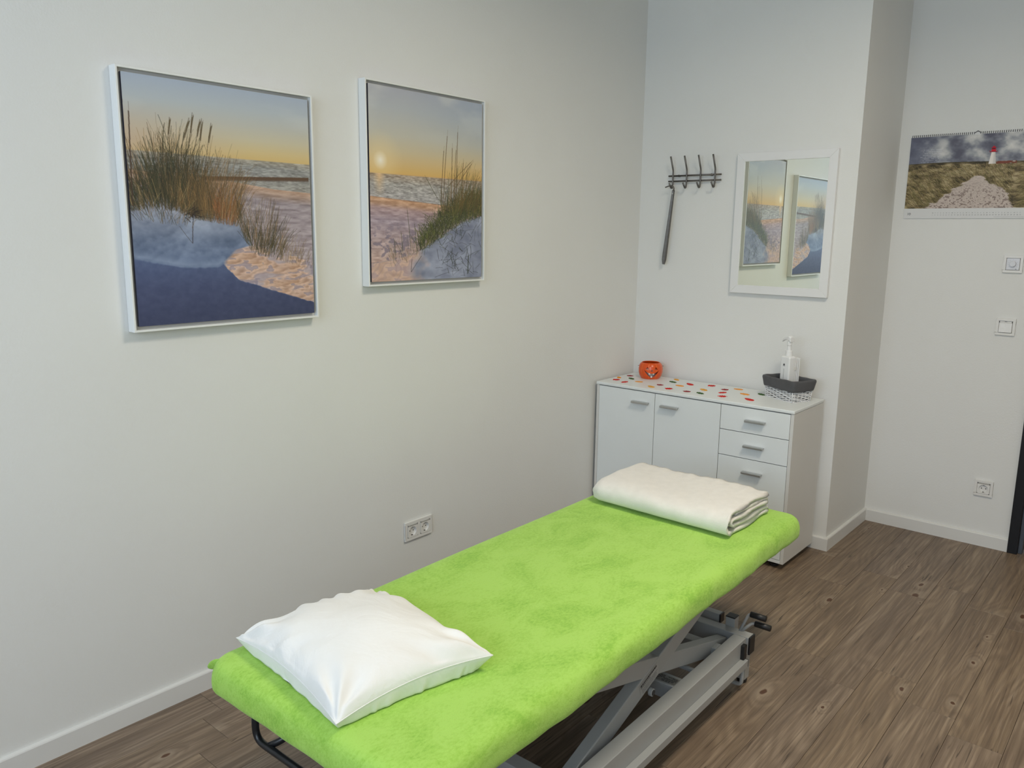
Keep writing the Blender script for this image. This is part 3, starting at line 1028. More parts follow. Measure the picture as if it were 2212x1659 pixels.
t = thing('thermostat', 'white room thermostat with round dial above the light switch', 'thermostat', (1.6894, YR, 1.4002), 0)
plate_frame(t, 1)
M_thermo = mat('cool_white_plastic', (.70, .71, .75, 1), .35, var=.01)
box('face', -.0268, .0268, -.0108, -.002, -.0268, .0268, M_thermo, t, bevel=.0006)
bm = bmesh.new()
bmesh.ops.create_cone(bm, cap_ends=True, segments=32, radius1=.0145, radius2=.0125, depth=.012,
                      matrix=Matrix.Translation((0, -.0165, .001)) @ Matrix.Rotation(PI / 2, 4, 'X'))
obj('dial', bm, M_thermo, t, bevel=.001)
bm = bmesh.new()
for k in range(9):
    a = math.radians(-40 + k * 32.5)
    ca, sa = math.cos(a), math.sin(a)
    beam_bm(bm, (ca * .0185, -.0109, .001 + sa * .0185), (ca * .0205, -.0109, .001 + sa * .0205), .0010, .0004, (0, 0, 1) if abs(ca) > .5 else (1, 0, 0))
bx(bm, .011, .0165, -.0110, -.0107, -.0235, -.021)
obj('scale_marks', bm, M_ink_soft, t)

# ------------------------------------------------------------------ calendar
CX0, CX1, CZ0, CZP, CZ1 = 1.1865, 1.769, 1.6126, 1.6605, 2.0105
t = thing('wall_calendar', 'spiral-bound wall calendar showing a red and white lighthouse above dune grass', 'calendar', (0, 0, 0))
box('page_block', CX0, CX1, YR - .006, YR - .0009, CZ0, CZ1, mat('calendar_paper', (.72, .72, .715, 1), .6, var=.01), t)
print_mesh('lighthouse_print', paint_lighthouse(470, 282), (CX0 + .0006, YR - .0063, CZ1 - .0068), (CX1 - CX0 - .0012, 0, 0), (0, 0, -(CZ1 - .0068 - CZP)), M_calprint, t)
bm = bmesh.new()
n_r = 66
for k in range(n_r):
    x = CX0 + .006 + k * (CX1 - CX0 - .012) / (n_r - 1)
    if abs(x - 1.478) < .012: continue
    tube_bm(bm, [(x, YR - .0045 + .0048 * math.cos(a) * .8, CZ1 - .001 + .0048 * math.sin(a)) for a in [2 * PI * i / 8 for i in range(8)]], .0011, 4, closed=True)
    bx(bm, x - .0016, x + .0016, YR - .0066, YR - .006, CZ1 - .0062, CZ1 - .0028)
obj('wire_binding', bm, M_black, t, kind='stuff')
tube('hanger', fillet([(1.463, YR - .005, CZ1 - .002), (1.471, YR - .005, CZ1 + .004), (1.478, YR - .004, CZ1 + .009), (1.485, YR - .005, CZ1 + .004), (1.493, YR - .005, CZ1 - .002)], .004, 3), .0013, M_black, t, n=6)
box('thumb_notch', 1.466, 1.490, YR - .0068, YR - .0064, CZ1 - .010, CZ1 - .0005, mat('calendar_notch_white', (.7, .7, .7, 1), .6, var=.01), t)
box('nail', 1.4765, 1.4795, YR - .008, YR - .0005, CZ1 + .006, CZ1 + .009, M_dark, t)


def put_text(txt, size, x, z, m, parent, name='lettering', bold=0):
    me = text_mesh(txt, size)
    o = mobj(name, me, m, parent)
    o.rotation_euler = (PI / 2, 0, 0)
    o.location = (x, YR - .0064, z)
    return o


put_text('10', .017, 1.2015, 1.6285, M_ink, t, 'month_number')
for k in range(31):
    x = 1.3165 + k * .01245
    put_text('MTWTFSS'[(k + 2) % 7], .0058, x, 1.6365, M_ink_soft, t, 'weekday_mark')
    put_text(str(k + 1), .0060, x, 1.6268, M_ink_soft, t, 'date_mark')
box('imprint_line', 1.585, 1.76, YR - .0063, YR - .006, 1.6190, 1.6196, M_ink_soft, t)


# ------------------------------------------------------------------ mirror
def rail(bm, p_out, q_out, p_in, q_in, y0, y1):
    v = [bm.verts.new((p[0], y, p[1])) for y in (y0, y1) for p in (p_out, q_out, q_in, p_in)]
    for f in ((0, 1, 2, 3), (7, 6, 5, 4), (0, 4, 5, 1), (1, 5, 6, 2), (2, 6, 7, 3), (3, 7, 4, 0)):
        bm.faces.new([v[i] for i in f])


MX0, MX1, MZ0, MZ1, MB = .5591, 1.0478, 1.2343, 1.9136, .0400
t = thing('wall_mirror', 'rectangular mirror in a flat white frame on the back wall', 'mirror', (0, 0, 0))
M_mframe = mat('white_foil_frame', (.80, .80, .795, 1), .42, var=.01, bump=.04, bscale=300)
oc = [(MX0, MZ0), (MX1, MZ0), (MX1, MZ1), (MX0, MZ1)]
ic = [(MX0 + MB, MZ0 + MB), (MX1 - MB, MZ0 + MB), (MX1 - MB, MZ1 - MB), (MX0 + MB, MZ1 - MB)]
for i in range(4):
    j = (i + 1) % 4
    bm = bmesh.new()
    rail(bm, oc[i], oc[j], ic[i], ic[j], -.022, -.001)
    obj('frame_rail', bm, M_mframe, t, bevel=.0012)
box('mirror_glass', MX0 + MB - .006, MX1 - MB + .006, -.0165, -.012, MZ0 + MB - .006, MZ1 - MB + .006, M_mirror, t)

# ------------------------------------------------------------------ coat rack and shoehorn
t = thing('coat_rack', 'dark grey metal coat rack with four rod hooks on the back wall', 'coat rack', (0, 0, 0))
for z in (1.8190, 1.7918):
    tube('crossbar', [(.1772, -.016, z), (.4744, -.016, z)], .0044, M_steel, t)
for x in (.2077, .2870, .3655, .4456):
    p = [(x, -.058, 1.914), (x, -.026, 1.846), (x, -.026, 1.775), (x, -.030, 1.757), (x, -.040, 1.7555), (x, -.062, 1.779)]
    tube('hook', fillet(p, .010, 4), .0043, M_steel, t)
for x in (.235, .42):
    tube('wall_mount', [(x, -.016, 1.819), (x, -.0005, 1.819)], .006, M_steel, t, n=10)

# shoehorn: narrow curved strip that widens downward, hooked over the first hook
t = thing('shoehorn', 'long dark metal shoehorn hanging from the first hook of the coat rack', 'shoehorn', (0, 0, 0))


def strip_bm(bm, pts, widths, thick, side, cup):
    side = Vector(side)
    rows = []
    for i, (p, w) in enumerate(zip(pts, widths)):
        p = Vector(p)
        a = Vector(pts[max(0, i - 1)]); b_ = Vector(pts[min(len(pts) - 1, i + 1)])
        d = (b_ - a).normalized()
        s = (side - d * side.dot(d)).normalized()
        nn = d.cross(s)
        row = []
        for k in range(7):
            u = k / 3 - 1
            row.append(p + s * (u * w / 2) + nn * (cup * w * (u * u)))
        rows.append((row, nn))
    F = [[bm.verts.new(q + nn * thick / 2) for q in row] for row, nn in rows]
    B = [[bm.verts.new(q - nn * thick / 2) for q in row] for row, nn in rows]
    m = len(F)
    for i in range(m - 1):
        for k in range(6):
            bm.faces.new((F[i][k], F[i][k + 1], F[i + 1][k + 1], F[i + 1][k]))
            bm.faces.new((B[i][k + 1], B[i][k], B[i + 1][k], B[i + 1][k + 1]))
        bm.faces.new((F[i][0], F[i + 1][0], B[i + 1][0], B[i][0]))
        bm.faces.new((F[i + 1][6], F[i][6], B[i][6], B[i + 1][6]))
    for k in range(6):
        bm.faces.new((F[0][k + 1], F[0][k], B[0][k], B[0][k + 1]))
        bm.faces.new((F[-1][k], F[-1][k + 1], B[-1][k + 1], B[-1][k]))


bm = bmesh.new()
top = (.2255, -.045, 1.745)
bot = (.178, -.030, 1.362)
pts, ws = [], []
for k in range(16):
    u = k / 15
    pts.append(tuple(top[i] * (1 - u) + bot[i] * u for i in range(3)))
    ws.append((.015 + .011 * u) if k < 14 else (.024 if k == 14 else .014))
strip_bm(bm, pts, ws, .0016, (1, .25, 0), .10)
obj('blade', bm, M_steel, t, sm=False)
hk = fillet([(.1800, -.052, 1.7600), (.2000, -.0475, 1.7680), (.2150, -.0455, 1.7665), (.2262, -.045, 1.758), (.2262, -.045, 1.742)], .008, 4)
tube('hook', hk, [.0032] * 6 + [.0045] * (len(hk) - 6), M_steel, t, n=8)
tube('hang_hole', [(.2230, -.0490, 1.727), (.2230, -.0500, 1.727)], .0030, mat('pale_hole', (.7, .7, .68, 1), .6, var=.01), t, n=12)

# ------------------------------------------------------------------ cabinet
CL, CR, CY0, CY1, CZT, CT = .0185, 1.0776, -.3883, -.0256, .7554, .0160
t = thing('sideboard_cabinet', 'white laminate sideboard with two doors and three drawers in the corner', 'cabinet', (0, 0, 0))
zb = .030
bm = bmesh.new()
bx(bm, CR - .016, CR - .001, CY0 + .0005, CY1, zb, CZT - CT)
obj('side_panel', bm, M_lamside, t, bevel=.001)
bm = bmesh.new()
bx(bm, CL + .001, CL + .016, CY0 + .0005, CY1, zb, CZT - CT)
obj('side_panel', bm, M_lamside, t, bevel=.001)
box('bottom_panel', CL + .0165, CR - .0165, CY0 + .001, CY1, zb, zb + .016, M_lam, t, bevel=.001)
box('back_panel', CL + .0165, CR - .0165, CY1 - .004, CY1, zb + .016, CZT - CT - .001, M_lam, t)
box('divider', .3625, .3785, CY0 + .019, CY1 - .005, zb + .016, CZT - CT - .001, M_dark, t)
box('divider', .7180, .7340, CY0 + .019, CY1 - .005, zb + .016, CZT - CT - .001, M_dark, t)
box('cabinet_top', CL - .001, CR + .001, CY0 - .004, CY1, CZT - CT + .0004, CZT, M_lam, t, bevel=.004, seg=3)


def handle(parent, xc, zc):
    bm = bmesh.new()
    yb, L2 = CY0, .0475
    prof = [(-.016, -.0035), (-.022, -.0055), (-.0255, -.003), (-.0255, .004), (-.020, .0062), (-.003, .0062), (-.003, .0035), (-.016, .0030)]
    R = [[bm.verts.new((xc + sx, yb + a, zc + b_)) for a, b_ in prof] for sx in (-L2, L2)]
    k = len(prof)
    for i in range(k): bm.faces.new((R[0][i], R[0][(i + 1) % k], R[1][(i + 1) % k], R[1][i]))
    bm.faces.new(R[0][::-1]); bm.faces.new(R[1])
    bx(bm, xc - L2 + .012, xc - L2 + .020, yb - .018, yb - .0004, zc - .003, zc + .003)
    bx(bm, xc + L2 - .020, xc + L2 - .012, yb - .018, yb - .0004, zc - .003, zc + .003)
    obj('handle', bm, M_alu, parent, bevel=.0007, seg=1)


zd1, zd2, g = .6181, .4950, .0016
ztop = CZT - CT - .0035
xl, xr = CL + .0175, CR - .0175
for (a, b_, hx) in ((xl, .3700 - g, .2925), (.3700 + g, .7257 - g, .458)):
    d_ = box('door', a, b_, CY0, CY0 + .016, zb + .018, ztop, M_lam, t, bevel=.0009)
    handle(d_, hx, .6795)
for (z0, z1, hz) in ((zd1 + g, ztop, .6775), (zd2 + g, zd1 - g, .5570), (zb + .018, zd2 - g, .4312)):
    d_ = box('drawer', .7257 + g, xr, CY0, CY0 + .016, z0, z1, M_lam, t, bevel=.0009)
    handle(d_, .9025, hz)
for x in (CL + .06, CR - .06):
    for y in (CY0 + .05, CY1 - .05):
        bm = bmesh.new()
        lathe_bm(bm, [(.020, 0), (.022, .003), (.022, .012), (.014, .016), (.014, zb)], 20, x, y)
        obj('foot', bm, M_black, t)

# ------------------------------------------------------------------ pumpkin lantern
PX, PY = .174, -.109
t = thing('pumpkin_lantern', 'orange jack-o-lantern tealight holder with a toothy grin at the wall corner', 'lantern', (PX, PY, CZT))
PR = [(.0, .048), (.06, .0525), (.2, .0595), (.4, .0640), (.6, .0645), (.8, .0615), (.92, .0560), (1.0, .0475)]
PH = .0865
bm = bmesh.new()
nt_, nz = 288, 96
face_a = math.atan2(CAM.y - PY, CAM.x - PX) + .12


def prad(zf, a):
    r = np.interp(zf, [p[0] for p in PR], [p[1] for p in PR])
    rib = abs(math.cos(4.5 * a + .6)) ** .35
    return r * (.965 + .035 * rib)


def in_face(u, z):
    """u: arc position in metres to the face's right, z: 0..PH"""
    for ex in (-.0235, .0225):
        if .0560 < z < .0705 and abs(u - ex) < (.0705 - z) * .60: return True
    if .0450 < z < .0555 and abs(u) < (.0555 - z) * .55: return True
    w = abs(u) / .043
    if w < 1:
        topz = .0330 + .022 * w ** 2.0
        botz = .0105 + .0440 * w ** 1.8
        if botz < z < topz: return True
    return False


verts = []
for i in range(nz + 1):
    zf = i / nz
    row = []
    for k in range(nt_):
        a = 2 * PI * k / nt_
        r = prad(zf, a)
        row.append(bm.verts.new((r * math.cos(a), r * math.sin(a), zf * PH)))
    verts.append(row)
for i in range(nz):
    for k in range(nt_):
        a = 2 * PI * (k + .5) / nt_
        z = (i + .5) / nz * PH
        da = (a - face_a + PI) % (2 * PI) - PI
        if in_face(da * .060, z) and abs(da) < 1.2: continue
        bm.faces.new((verts[i][k], verts[i][(k + 1) % nt_], verts[i + 1][(k + 1) % nt_], verts[i + 1][k]))
bm.faces.new(verts[0][::-1])
M_pump = mat('orange_ceramic', srgb(226, 84, 14), .3, var=.05, vscale=30, coat=.2)
M_pumpline = mat('pale_orange_line', srgb(246, 150, 60), .4, var=.05)
sh = obj('shell', bm, M_pump, t, sm=True)
so = sh.modifiers.new('solid', 'SOLIDIFY'); so.thickness = .0035; so.offset = -1
for k in range(9):
    a = (PI * (k + .5) - .6) / 4.5
    bm = bmesh.new()
    da = (a - face_a + PI) % (2 * PI) - PI
    segs, cur = [], []
    for i in range(1, 40):
        zf = i / 40
        if in_face(da * .060, zf * PH) and abs(da) < 1.2:
            if len(cur) > 2: segs.append(cur)
            cur = []
            continue
        r = prad(zf, a) + .0003
        cur.append((r * math.cos(a), r * math.sin(a), zf * PH))
    if len(cur) > 2: segs.append(cur)
    for s in segs: tube_bm(bm, s, .0008, 5)
    obj('seam_line', bm, M_pumpline, t)
bm = bmesh.new()
for ux, z in ((-.0120, .0330), (.0090, .0330), (-.0015, .0158)):
    a = face_a + ux / .060
    r = .0615
    c = Vector((r * math.cos(a), r * math.sin(a), z))
    d = Vector((math.cos(a), math.sin(a), 0))
    beam_bm(bm, c - d * .0015 , c + d * .0015, .0082, .0078, (0, 0, 1))
obj('teeth', bm, mat('white_glaze', (.85, .82, .78, 1), .3, var=.01), t, bevel=.0005)
bm = bmesh.new()
lathe_bm(bm, [(.030, .004), (.034, .006), (.035, .045), (.033, .046), (.032, .008)], 28, close_ends=True)
obj('glass_cup', bm, M_chromeglass, t, sm=False)
for s in (-1, 1):
    a = face_a + s * PI / 2
    d = Vector((math.cos(a), math.sin(a), 0))
    tube('handle_lug', [d * .054 + Vector((0, 0, .067)), d * .066 + Vector((0, 0, .0675)), d * .0685 + Vector((0, 0, .066))], .0013, M_steel, t, n=6)
t.rotation_euler = (0, 0, 0)

# ------------------------------------------------------------------ basket with soap dispenser
BX, BY, BA = .9460, -.1430, math.atan2(-.0825, .167)
t = thing('wicker_basket', 'white wicker basket with a folded charcoal fabric liner', 'basket', (BX, BY, CZT), BA)
bhx, bhy = .090, .055


def ring_at(z, off, per=6, nx=14, ny=10, R=.014):
    k = z / .10
    return rrect(bhx + .008 * k + off, bhy + .008 * k + off, R, per, nx, ny)


def resample(loop, n):
    L = [Vector((p[0], p[1], 0)) for p in loop]
    d = [0]
    for i in range(len(L)): d.append(d[-1] + (L[(i + 1) % len(L)] - L[i]).length)
    out = []
    j = 0
    for k in range(n):
        s = d[-1] * k / n
        while d[j + 1] < s: j += 1
        u = (s - d[j]) / max(1e-9, d[j + 1] - d[j])
        a, b_ = L[j % len(L)], L[(j + 1) % len(L)]
        out.append(a.lerp(b_, u))
    return out


ns = 26
rb = random.Random(3)
bm = bmesh.new()
N_ = ns * 6
for row in range(13):
    z = .0035 + row * .0053 + rb.uniform(-.0006, .0006)
    L = resample(ring_at(z, 0), N_)
    pts = []
    for k, p in enumerate(L):
        a, b_ = L[k - 1], L[(k + 1) % N_]
        d = (b_ - a).normalized()
        nrm = Vector((d.y, -d.x, 0))
        o_ = .0026 * math.sin(2 * PI * k / 12 + (row % 2) * PI)
        zz = z + .0012 * math.sin(k * .31 + row * 2.1) + rb.uniform(-.0003, .0003)
        pts.append(p + nrm * o_ + Vector((0, 0, zz)))
    tube_bm(bm, pts, .0023, 5, closed=True)
obj('wicker_weave', bm, M_wick, t, sm=True, kind='stuff')
bm = bmesh.new()
A = resample(ring_at(.0, 0), ns * 1); B = resample(ring_at(.075, 0), ns * 1)
for a, b_ in zip(A, B):
    tube_bm(bm, [a + Vector((0, 0, .0005)), b_ + Vector((0, 0, .075))], .0018, 5)
for c in ((-1, -1), (1, -1), (1, 1), (-1, 1)):
    tube_bm(bm, [(c[0] * (bhx - .002), c[1] * (bhy - .002), .0018), (c[0] * (bhx + .005), c[1] * (bhy + .005), .078)], .0032, 6)
tube_bm(bm, [Vector((p[0], p[1], .0022)) for p in ring_at(0, .0015)], .0022, 5, closed=True)
obj('wicker_stakes', bm, M_wick, t, sm=True, kind='stuff')
box('base_board', -bhx + .003, bhx - .003, -bhy + .003, bhy - .003, .0008, .003, M_wick, t)
bm = bmesh.new()
prof = [(.0055, .057), (.0075, .056), (.009, .064), (.0105, .080), (.0120, .096), (.0100, .1035), (.0060, .1055), (.0015, .1030), (-.0010, .095), (-.0040, .075), (-.0055, .045), (-.0060, .010), (-.02, .006), (-.04, .006)]
rings = []
for off, z in prof:
    L = resample(ring_at(z, off, R=.016), 120)
    row = []
    for k, p in enumerate(L):
        w_ = .0009 * math.sin(k * .21 + 1) + .0006 * math.sin(k * .57)
        f = 1 if z > .05 and off > -.002 else .3
        row.append(bm.verts.new((p.x, p.y, z + w_ * f + (- .003 + .0016 * math.sin(k * .105 + .8) if off > .004 and z < .07 else 0))))
    rings.append(row)
for A, B in zip(rings, rings[1:]):
    for k in range(120): bm.faces.new((A[k], A[(k + 1) % 120], B[(k + 1) % 120], B[k]))
bm.faces.new(rings[-1])
ln = obj('fabric_liner', bm, M_liner, t, sm=True)

t = thing('soap_dispenser', 'white square pump bottle standing in the wicker basket', 'bottle', (BX - .003, BY + .002, CZT + .0075), BA + .06)


def rprism(bm, hx, hy, R, zs, cx=0, cy=0, per=5):
    rows = []
    for z, ins in zs:
        rows.append([bm.verts.new((cx + p[0], cy + p[1], z)) for p in rrect(hx - ins, hy - ins, max(.001, R - ins * .5), per, 2, 2)])
    n = len(rows[0])
    for A, B in zip(rows, rows[1:]):
        for k in range(n): bm.faces.new((A[k], A[(k + 1) % n], B[(k + 1) % n], B[k]))
    bm.faces.new(rows[0][::-1]); bm.faces.new(rows[-1])


bm = bmesh.new()
rprism(bm, .0285, .0215, .007, [(0, .003), (.003, 0), (.192, 0), (.197, .002), (.1995, .006)], 0, -.010)
obj('bottle_body', bm, M_bottle, t, sm=False, bevel=.001)
for k in range(3):
    bm = bmesh.new()
    y0 = .0155 + k * .0105
    rprism(bm, .0265, .0032, .003, [(0, .0005), (.002, 0), (.188 - k * .001, 0), (.192 - k * .001, .001)], .0, y0)
    obj('back_fin', bm, M_bottle, t, bevel=.0006)
bm = bmesh.new()
bmesh.ops.create_cone(bm, cap_ends=True, segments=24, radius1=.0085, radius2=.0085, depth=.0008,
                      matrix=Matrix.Translation((.0287, .006, .142)) @ Matrix.Rotation(PI / 2, 4, 'Y'))
obj('grip_dimple', bm, M_white_plastic, t, sm=False)
bm = bmesh.new()
lathe_bm(bm, [(.0155, .1985), (.0165, .201), (.0155, .223), (.0135, .226)], 28, 0, -.010)
obj('collar', bm, M_bottle, t, sm=False, bevel=.0006)
bm = bmesh.new()
lathe_bm(bm, [(.0095, .226), (.0095, .248), (.0105, .2485), (.0115, .252), (.0120, .270)], 24, 0, -.010)
obj('pump_stem', bm, M_bottle, t, bevel=.0005)
bm = bmesh.new()
nz_ = [(.0150, .2775), (.004, .2850), (-.012, .2850), (-.030, .2775), (-.044, .2665)]
R = []
for i, (x, z) in enumerate(nz_):
    hw = (.0120, .0130, .0105, .0080, .0060)[i]; th = (.0115, .0100, .0072, .0056, .0042)[i]
    # nozzle points to the camera's left along the bottle's long face
    R.append([bm.verts.new((x, -.010 + s * hw, z + q * th)) for s, q in ((-1, -1), (1, -1), (1, .6), (.5, 1), (-.5, 1), (-1, .6))])
for A, B in zip(R, R[1:]):
    for k in range(6): bm.faces.new((A[k], A[(k + 1) % 6], B[(k + 1) % 6], B[k]))
bm.faces.new(R[0][::-1]); bm.faces.new(R[-1])
obj('pump_nozzle', bm, M_bottle, t, bevel=.0012)
# small dark peaked-roof mark with a line of tiny print
bm = bmesh.new()
yl = -.0319
for tri in (((-.0065, .160), (.0, .1655), (.0065, .160), (.0055, .1595), (.0, .1635), (-.0055, .1595)), ((-.0050, .1555), (-.0050, .1590), (.0, .1625), (.0050, .1590), (.0050, .1555))):
    bm.faces.new([bm.verts.new((x - .004, yl, z)) for x, z in tri])
bx(bm, -.0105, .0025, yl - .0001, yl + .0001, .1525, .1538)
obj('logo', bm, M_ink, t)
bm = bmesh.new()
for x in (-.0055, -.0025): bx(bm, x, x + .0006, yl, yl + .0002, .075, .140)
obj('label_print', bm, M_ink_soft, t)


# ------------------------------------------------------------------ autumn leaves
def leaf_outline(kind, rr):
    P = []
    if kind == 'maple':
        tips = [(90, 1.0), (50, .80), (18, .95), (-22, .78), (-58, .66), (-90, .45), (-122, .66), (-158, .78), (162, .95), (130, .80)]
        for i, (a, r) in enumerate(tips):
            a2, r2 = tips[(i + 1) % len(tips)]
            a_, b_ = math.radians(a), math.radians(a2)
            P.append((r * math.cos(a_), r * math.sin(a_)))
            mid = math.radians(a - ((a - a2) % 360) / 2)
            P.append((.47 * math.cos(mid), .47 * math.sin(mid)))
    elif kind == 'oval':
        for k in range(24):
            a = 2 * PI * k / 24
            r = 1 + (.06 if k % 2 else -.03)
            P.append((.48 * r * math.sin(a) * (1 - .25 * math.cos(a)), r * math.cos(a)))
    else:   # lobed oak shape
        for k in range(36):
            a = 2 * PI * k / 36
            r = 1 + .16 * math.cos(7 * a)
            P.append((.50 * r * math.sin(a), r * math.cos(a)))
    return P


LC = dict(red=srgb(214, 40, 30), crimson=srgb(150, 18, 28), orange=srgb(244, 160, 62), amber=srgb(236, 172, 70), green=srgb(52, 92, 30))
LM = {k: mat('felt_' + k, v, .85, bump=.3, bscale=500, var=.08, vscale=60) for k, v in LC.items()}
LM_d = {k: mat('felt_vein_' + k, tuple(c * .6 for c in v[:3]) + (1,), .85, var=.05) for k, v in LC.items()}
leaves = [
    (.0627, -.1361, 'maple', 'crimson', .020, 20, 'crimson maple leaf closest to the wall corner, behind the first green leaf'),
    (.0769, -.2894, 'maple', 'red', .024, 80, 'bright red maple leaf at the far end of the cabinet top, touching an orange leaf'),
    (.1436, -.3162, 'oak', 'red', .020, -10, 'small tilted red leaf near the cabinet front edge below the first green leaf'),
    (.3210, -.2595, 'maple', 'crimson', .020, 10, 'crimson maple leaf in front of the pumpkin, right of the front-edge yellow leaf'),
    (.4074, -.3157, 'maple', 'red', .025, 95, 'large bright red maple leaf at the front edge above the second door'),
    (.4246, -.1333, 'oval', 'red', .026, 55, 'long narrow red leaf lying behind the crimson leaf at mid cabinet'),
    (.5083, -.3200, 'maple', 'crimson', .021, 30, 'crimson maple leaf at the front edge, left of the third green leaf'),
    (.5293, -.0930, 'maple', 'red', .025, 70, 'red maple leaf near the wall halfway between pumpkin and basket'),
    (.6258, -.1426, 'maple', 'crimson', .021, 40, 'crimson maple leaf at the top of the column of three red leaves'),
    (.6512, -.2224, 'oak', 'red', .020, -25, 'small red lobed leaf between a crimson leaf and a larger red leaf'),
    (.6945, -.3076, 'maple', 'red', .026, 110, 'large red maple leaf at the bottom of the column of three'),
    (.8199, -.2908, 'oval', 'red', .028, 60, 'long flat red leaf nearest the basket at the front edge'),
    (.0481, -.2230, 'oval', 'orange', .020, 40, 'pale orange oval leaf behind the red maple leaf at the cabinet end'),
    (.1948, -.2576, 'oval', 'orange', .019, 110, 'pale orange oval leaf just in front of the pumpkin'),
    (.3118, -.3327, 'oval', 'amber', .024, 60, 'yellow-orange oval leaf on the front edge above the door gap'),
    (.3092, -.0641, 'oak', 'amber', .021, 50, 'yellow-orange lobed leaf against the wall right of the pumpkin'),
    (.4063, -.2074, 'oval', 'orange', .022, 85, 'slim orange oval leaf in front of the second green leaf'),
    (.5486, -.2209, 'oak', 'amber', .024, 55, 'amber lobed leaf directly behind the third green leaf'),
    (.6711, -.0867, 'oval', 'orange', .021, 100, 'slim orange oval leaf by the wall, nearest the basket of the wall-side leaves'),
    (.7488, -.1833, 'oak', 'orange', .023, 75, 'orange lobed leaf between the red leaves and the leaf under the basket'),
    (.1154, -.2052, 'oak', 'green', .020, 60, 'dark green leaf left of the pumpkin, in front of the crimson leaf'),
    (.3281, -.1376, 'oak', 'green', .021, 70, 'dark green leaf right of the pumpkin, in front of the yellow leaf'),
    (.5768, -.3134, 'oak', 'green', .021, 65, 'dark green leaf at the front edge in the middle of the cabinet'),
    (.8110, -.1315, 'oak', 'green', .021, 55, 'dark green leaf partly hidden by the wicker basket'),
]
rl = random.Random(8)
for (x, y, kind, colr, sz, ang, lab) in leaves:
    bm = bmesh.new()
    O = leaf_outline(kind, rl)
    k = 1.0 if kind == 'maple' else 1.05
    lo = [bm.verts.new((p[0] * sz * k, p[1] * sz * k, 0)) for p in O]
    hi = [bm.verts.new((p[0] * sz * k, p[1] * sz * k, .0024)) for p in O]
    n = len(O)
    cl_, ch_ = bm.verts.new((0, 0, 0)), bm.verts.new((0, 0, .0032))
    for i in range(n):
        j = (i + 1) % n
        bm.faces.new((lo[i], lo[j], hi[j], hi[i]))
        bm.faces.new((hi[i], hi[j], ch_)); bm.faces.new((lo[j], lo[i], cl_))
    o = obj('felt_leaf', bm, LM[colr])
    o.location = (x, y, CZT + .0002)
    o.rotation_euler = (rl.uniform(-.0, .0), 0, math.radians(ang))
    tag(o, lab, 'leaf', 'felt autumn leaves scattered on the cabinet')
    bm = bmesh.new()
    tube_bm(bm, [(0, -sz * .85, .0022), (0, -sz * .2, .0033), (0, sz * .6, .0028)], .0007, 4)
    obj('vein', bm, LM_d[colr], o)

# ------------------------------------------------------------------ treatment table
TT = .520           # top of the padded cover
tx0, tx1, ty0, ty1 = .655, 1.387, -2.985, -1.020
tcx, tcy = (tx0 + tx1) / 2, (ty0 + ty1) / 2
thx, thy = (tx1 - tx0) / 2, (ty1 - ty0) / 2
XO = 1.352          # outer face of the base rail
XI = 2 * tcx - XO
ZR = .175           # top of the base frame
YB0, YB1 = -2.640, -1.390
TROT = .016
tb = thing('treatment_table', 'treatment table with bright green velour top on a white scissor-lift frame', 'treatment table', (tcx + .6 * TROT, tcy, 0), TROT)
off = Vector((-tcx, -tcy, 0))


def L_(p): return Vector(p) + off


def tbeam(name, p, q, w, h, m=M_frame, side=(1, 0, 0), bevel=.003, parent=tb, label=None):
    return beam(name, L_(p), L_(q), w, h, m, parent, side, bevel, label)


def tbox(name, x0, x1, y0, y1, z0, z1, m=M_frame, parent=tb, bevel=.002, label=None):
    return box(name, x0 - tcx, x1 - tcx, y0 - tcy, y1 - tcy, z0, z1, m, parent, bevel, label=label)


def ttube(name, pts, r, m=M_frame, parent=tb, n=12, label=None):
    return tube(name, [L_(p) for p in pts], r, m, parent, n, label)


# padding under the cover
bm = bmesh.new()
rprism(bm, thx - .012, thy - .012, .05, [(TT - .070, .01), (TT - .062, .002), (TT - .02, 0), (TT - .010, .006)], 0, 0)
obj('padding', bm, mat('grey_vinyl', (.2, .2, .2, 1), .5, var=.05), tb)
# steel upper frame under the padding
bm = bmesh.new()
for x in (tcx - .24, tcx + .24): bx(bm, x - .02 - tcx, x + .02 - tcx, ty0 + .12 - tcy, ty1 - .12 - tcy, TT - .112, TT - .0715)
for y in (ty0 + .12, tcy - .5, tcy + .3, ty1 - .16): bx(bm, -.219, .219, y - tcy, y + .04 - tcy, TT - .112, TT - .0715)
obj('upper_frame', bm, M_frame, tb, bevel=.002)
# base rails
for xo in (XO, XI):
    s = 1 if xo == XO else -1
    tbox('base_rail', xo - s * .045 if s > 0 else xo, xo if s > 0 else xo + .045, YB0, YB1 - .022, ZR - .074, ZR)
# end cross tubes with posts, caps and feet
for ye, s in ((YB1, 1), (YB0, -1)):
    ya, yb_ = ye - .021, ye + .021
    ct = tbox('cross_tube', XI - .004, XO + .008, ya, yb_, ZR - .060, ZR + .001)
    for x0_, x1_ in ((XO + .008, XO + .015), (XI - .011, XI - .004)):
        tbox('end_cap', x0_, x1_, ya, yb_, ZR - .061, ZR + .002, M_black, ct, bevel=.002, label='black plastic end cap')
    for x in (XO - .014, XI + .014):
        p_ = tbox('leg', x - .017, x + .017, ye - .018, ye + .018, .016, ZR - .060)
        bm = bmesh.new()
        lathe_bm(bm, [(.015, 0), (.017, .003), (.017, .014), (.012, .0165)], 18, x - tcx, ye - tcy)
        obj('rubber_foot', bm, M_black, p_, label='black rubber foot')
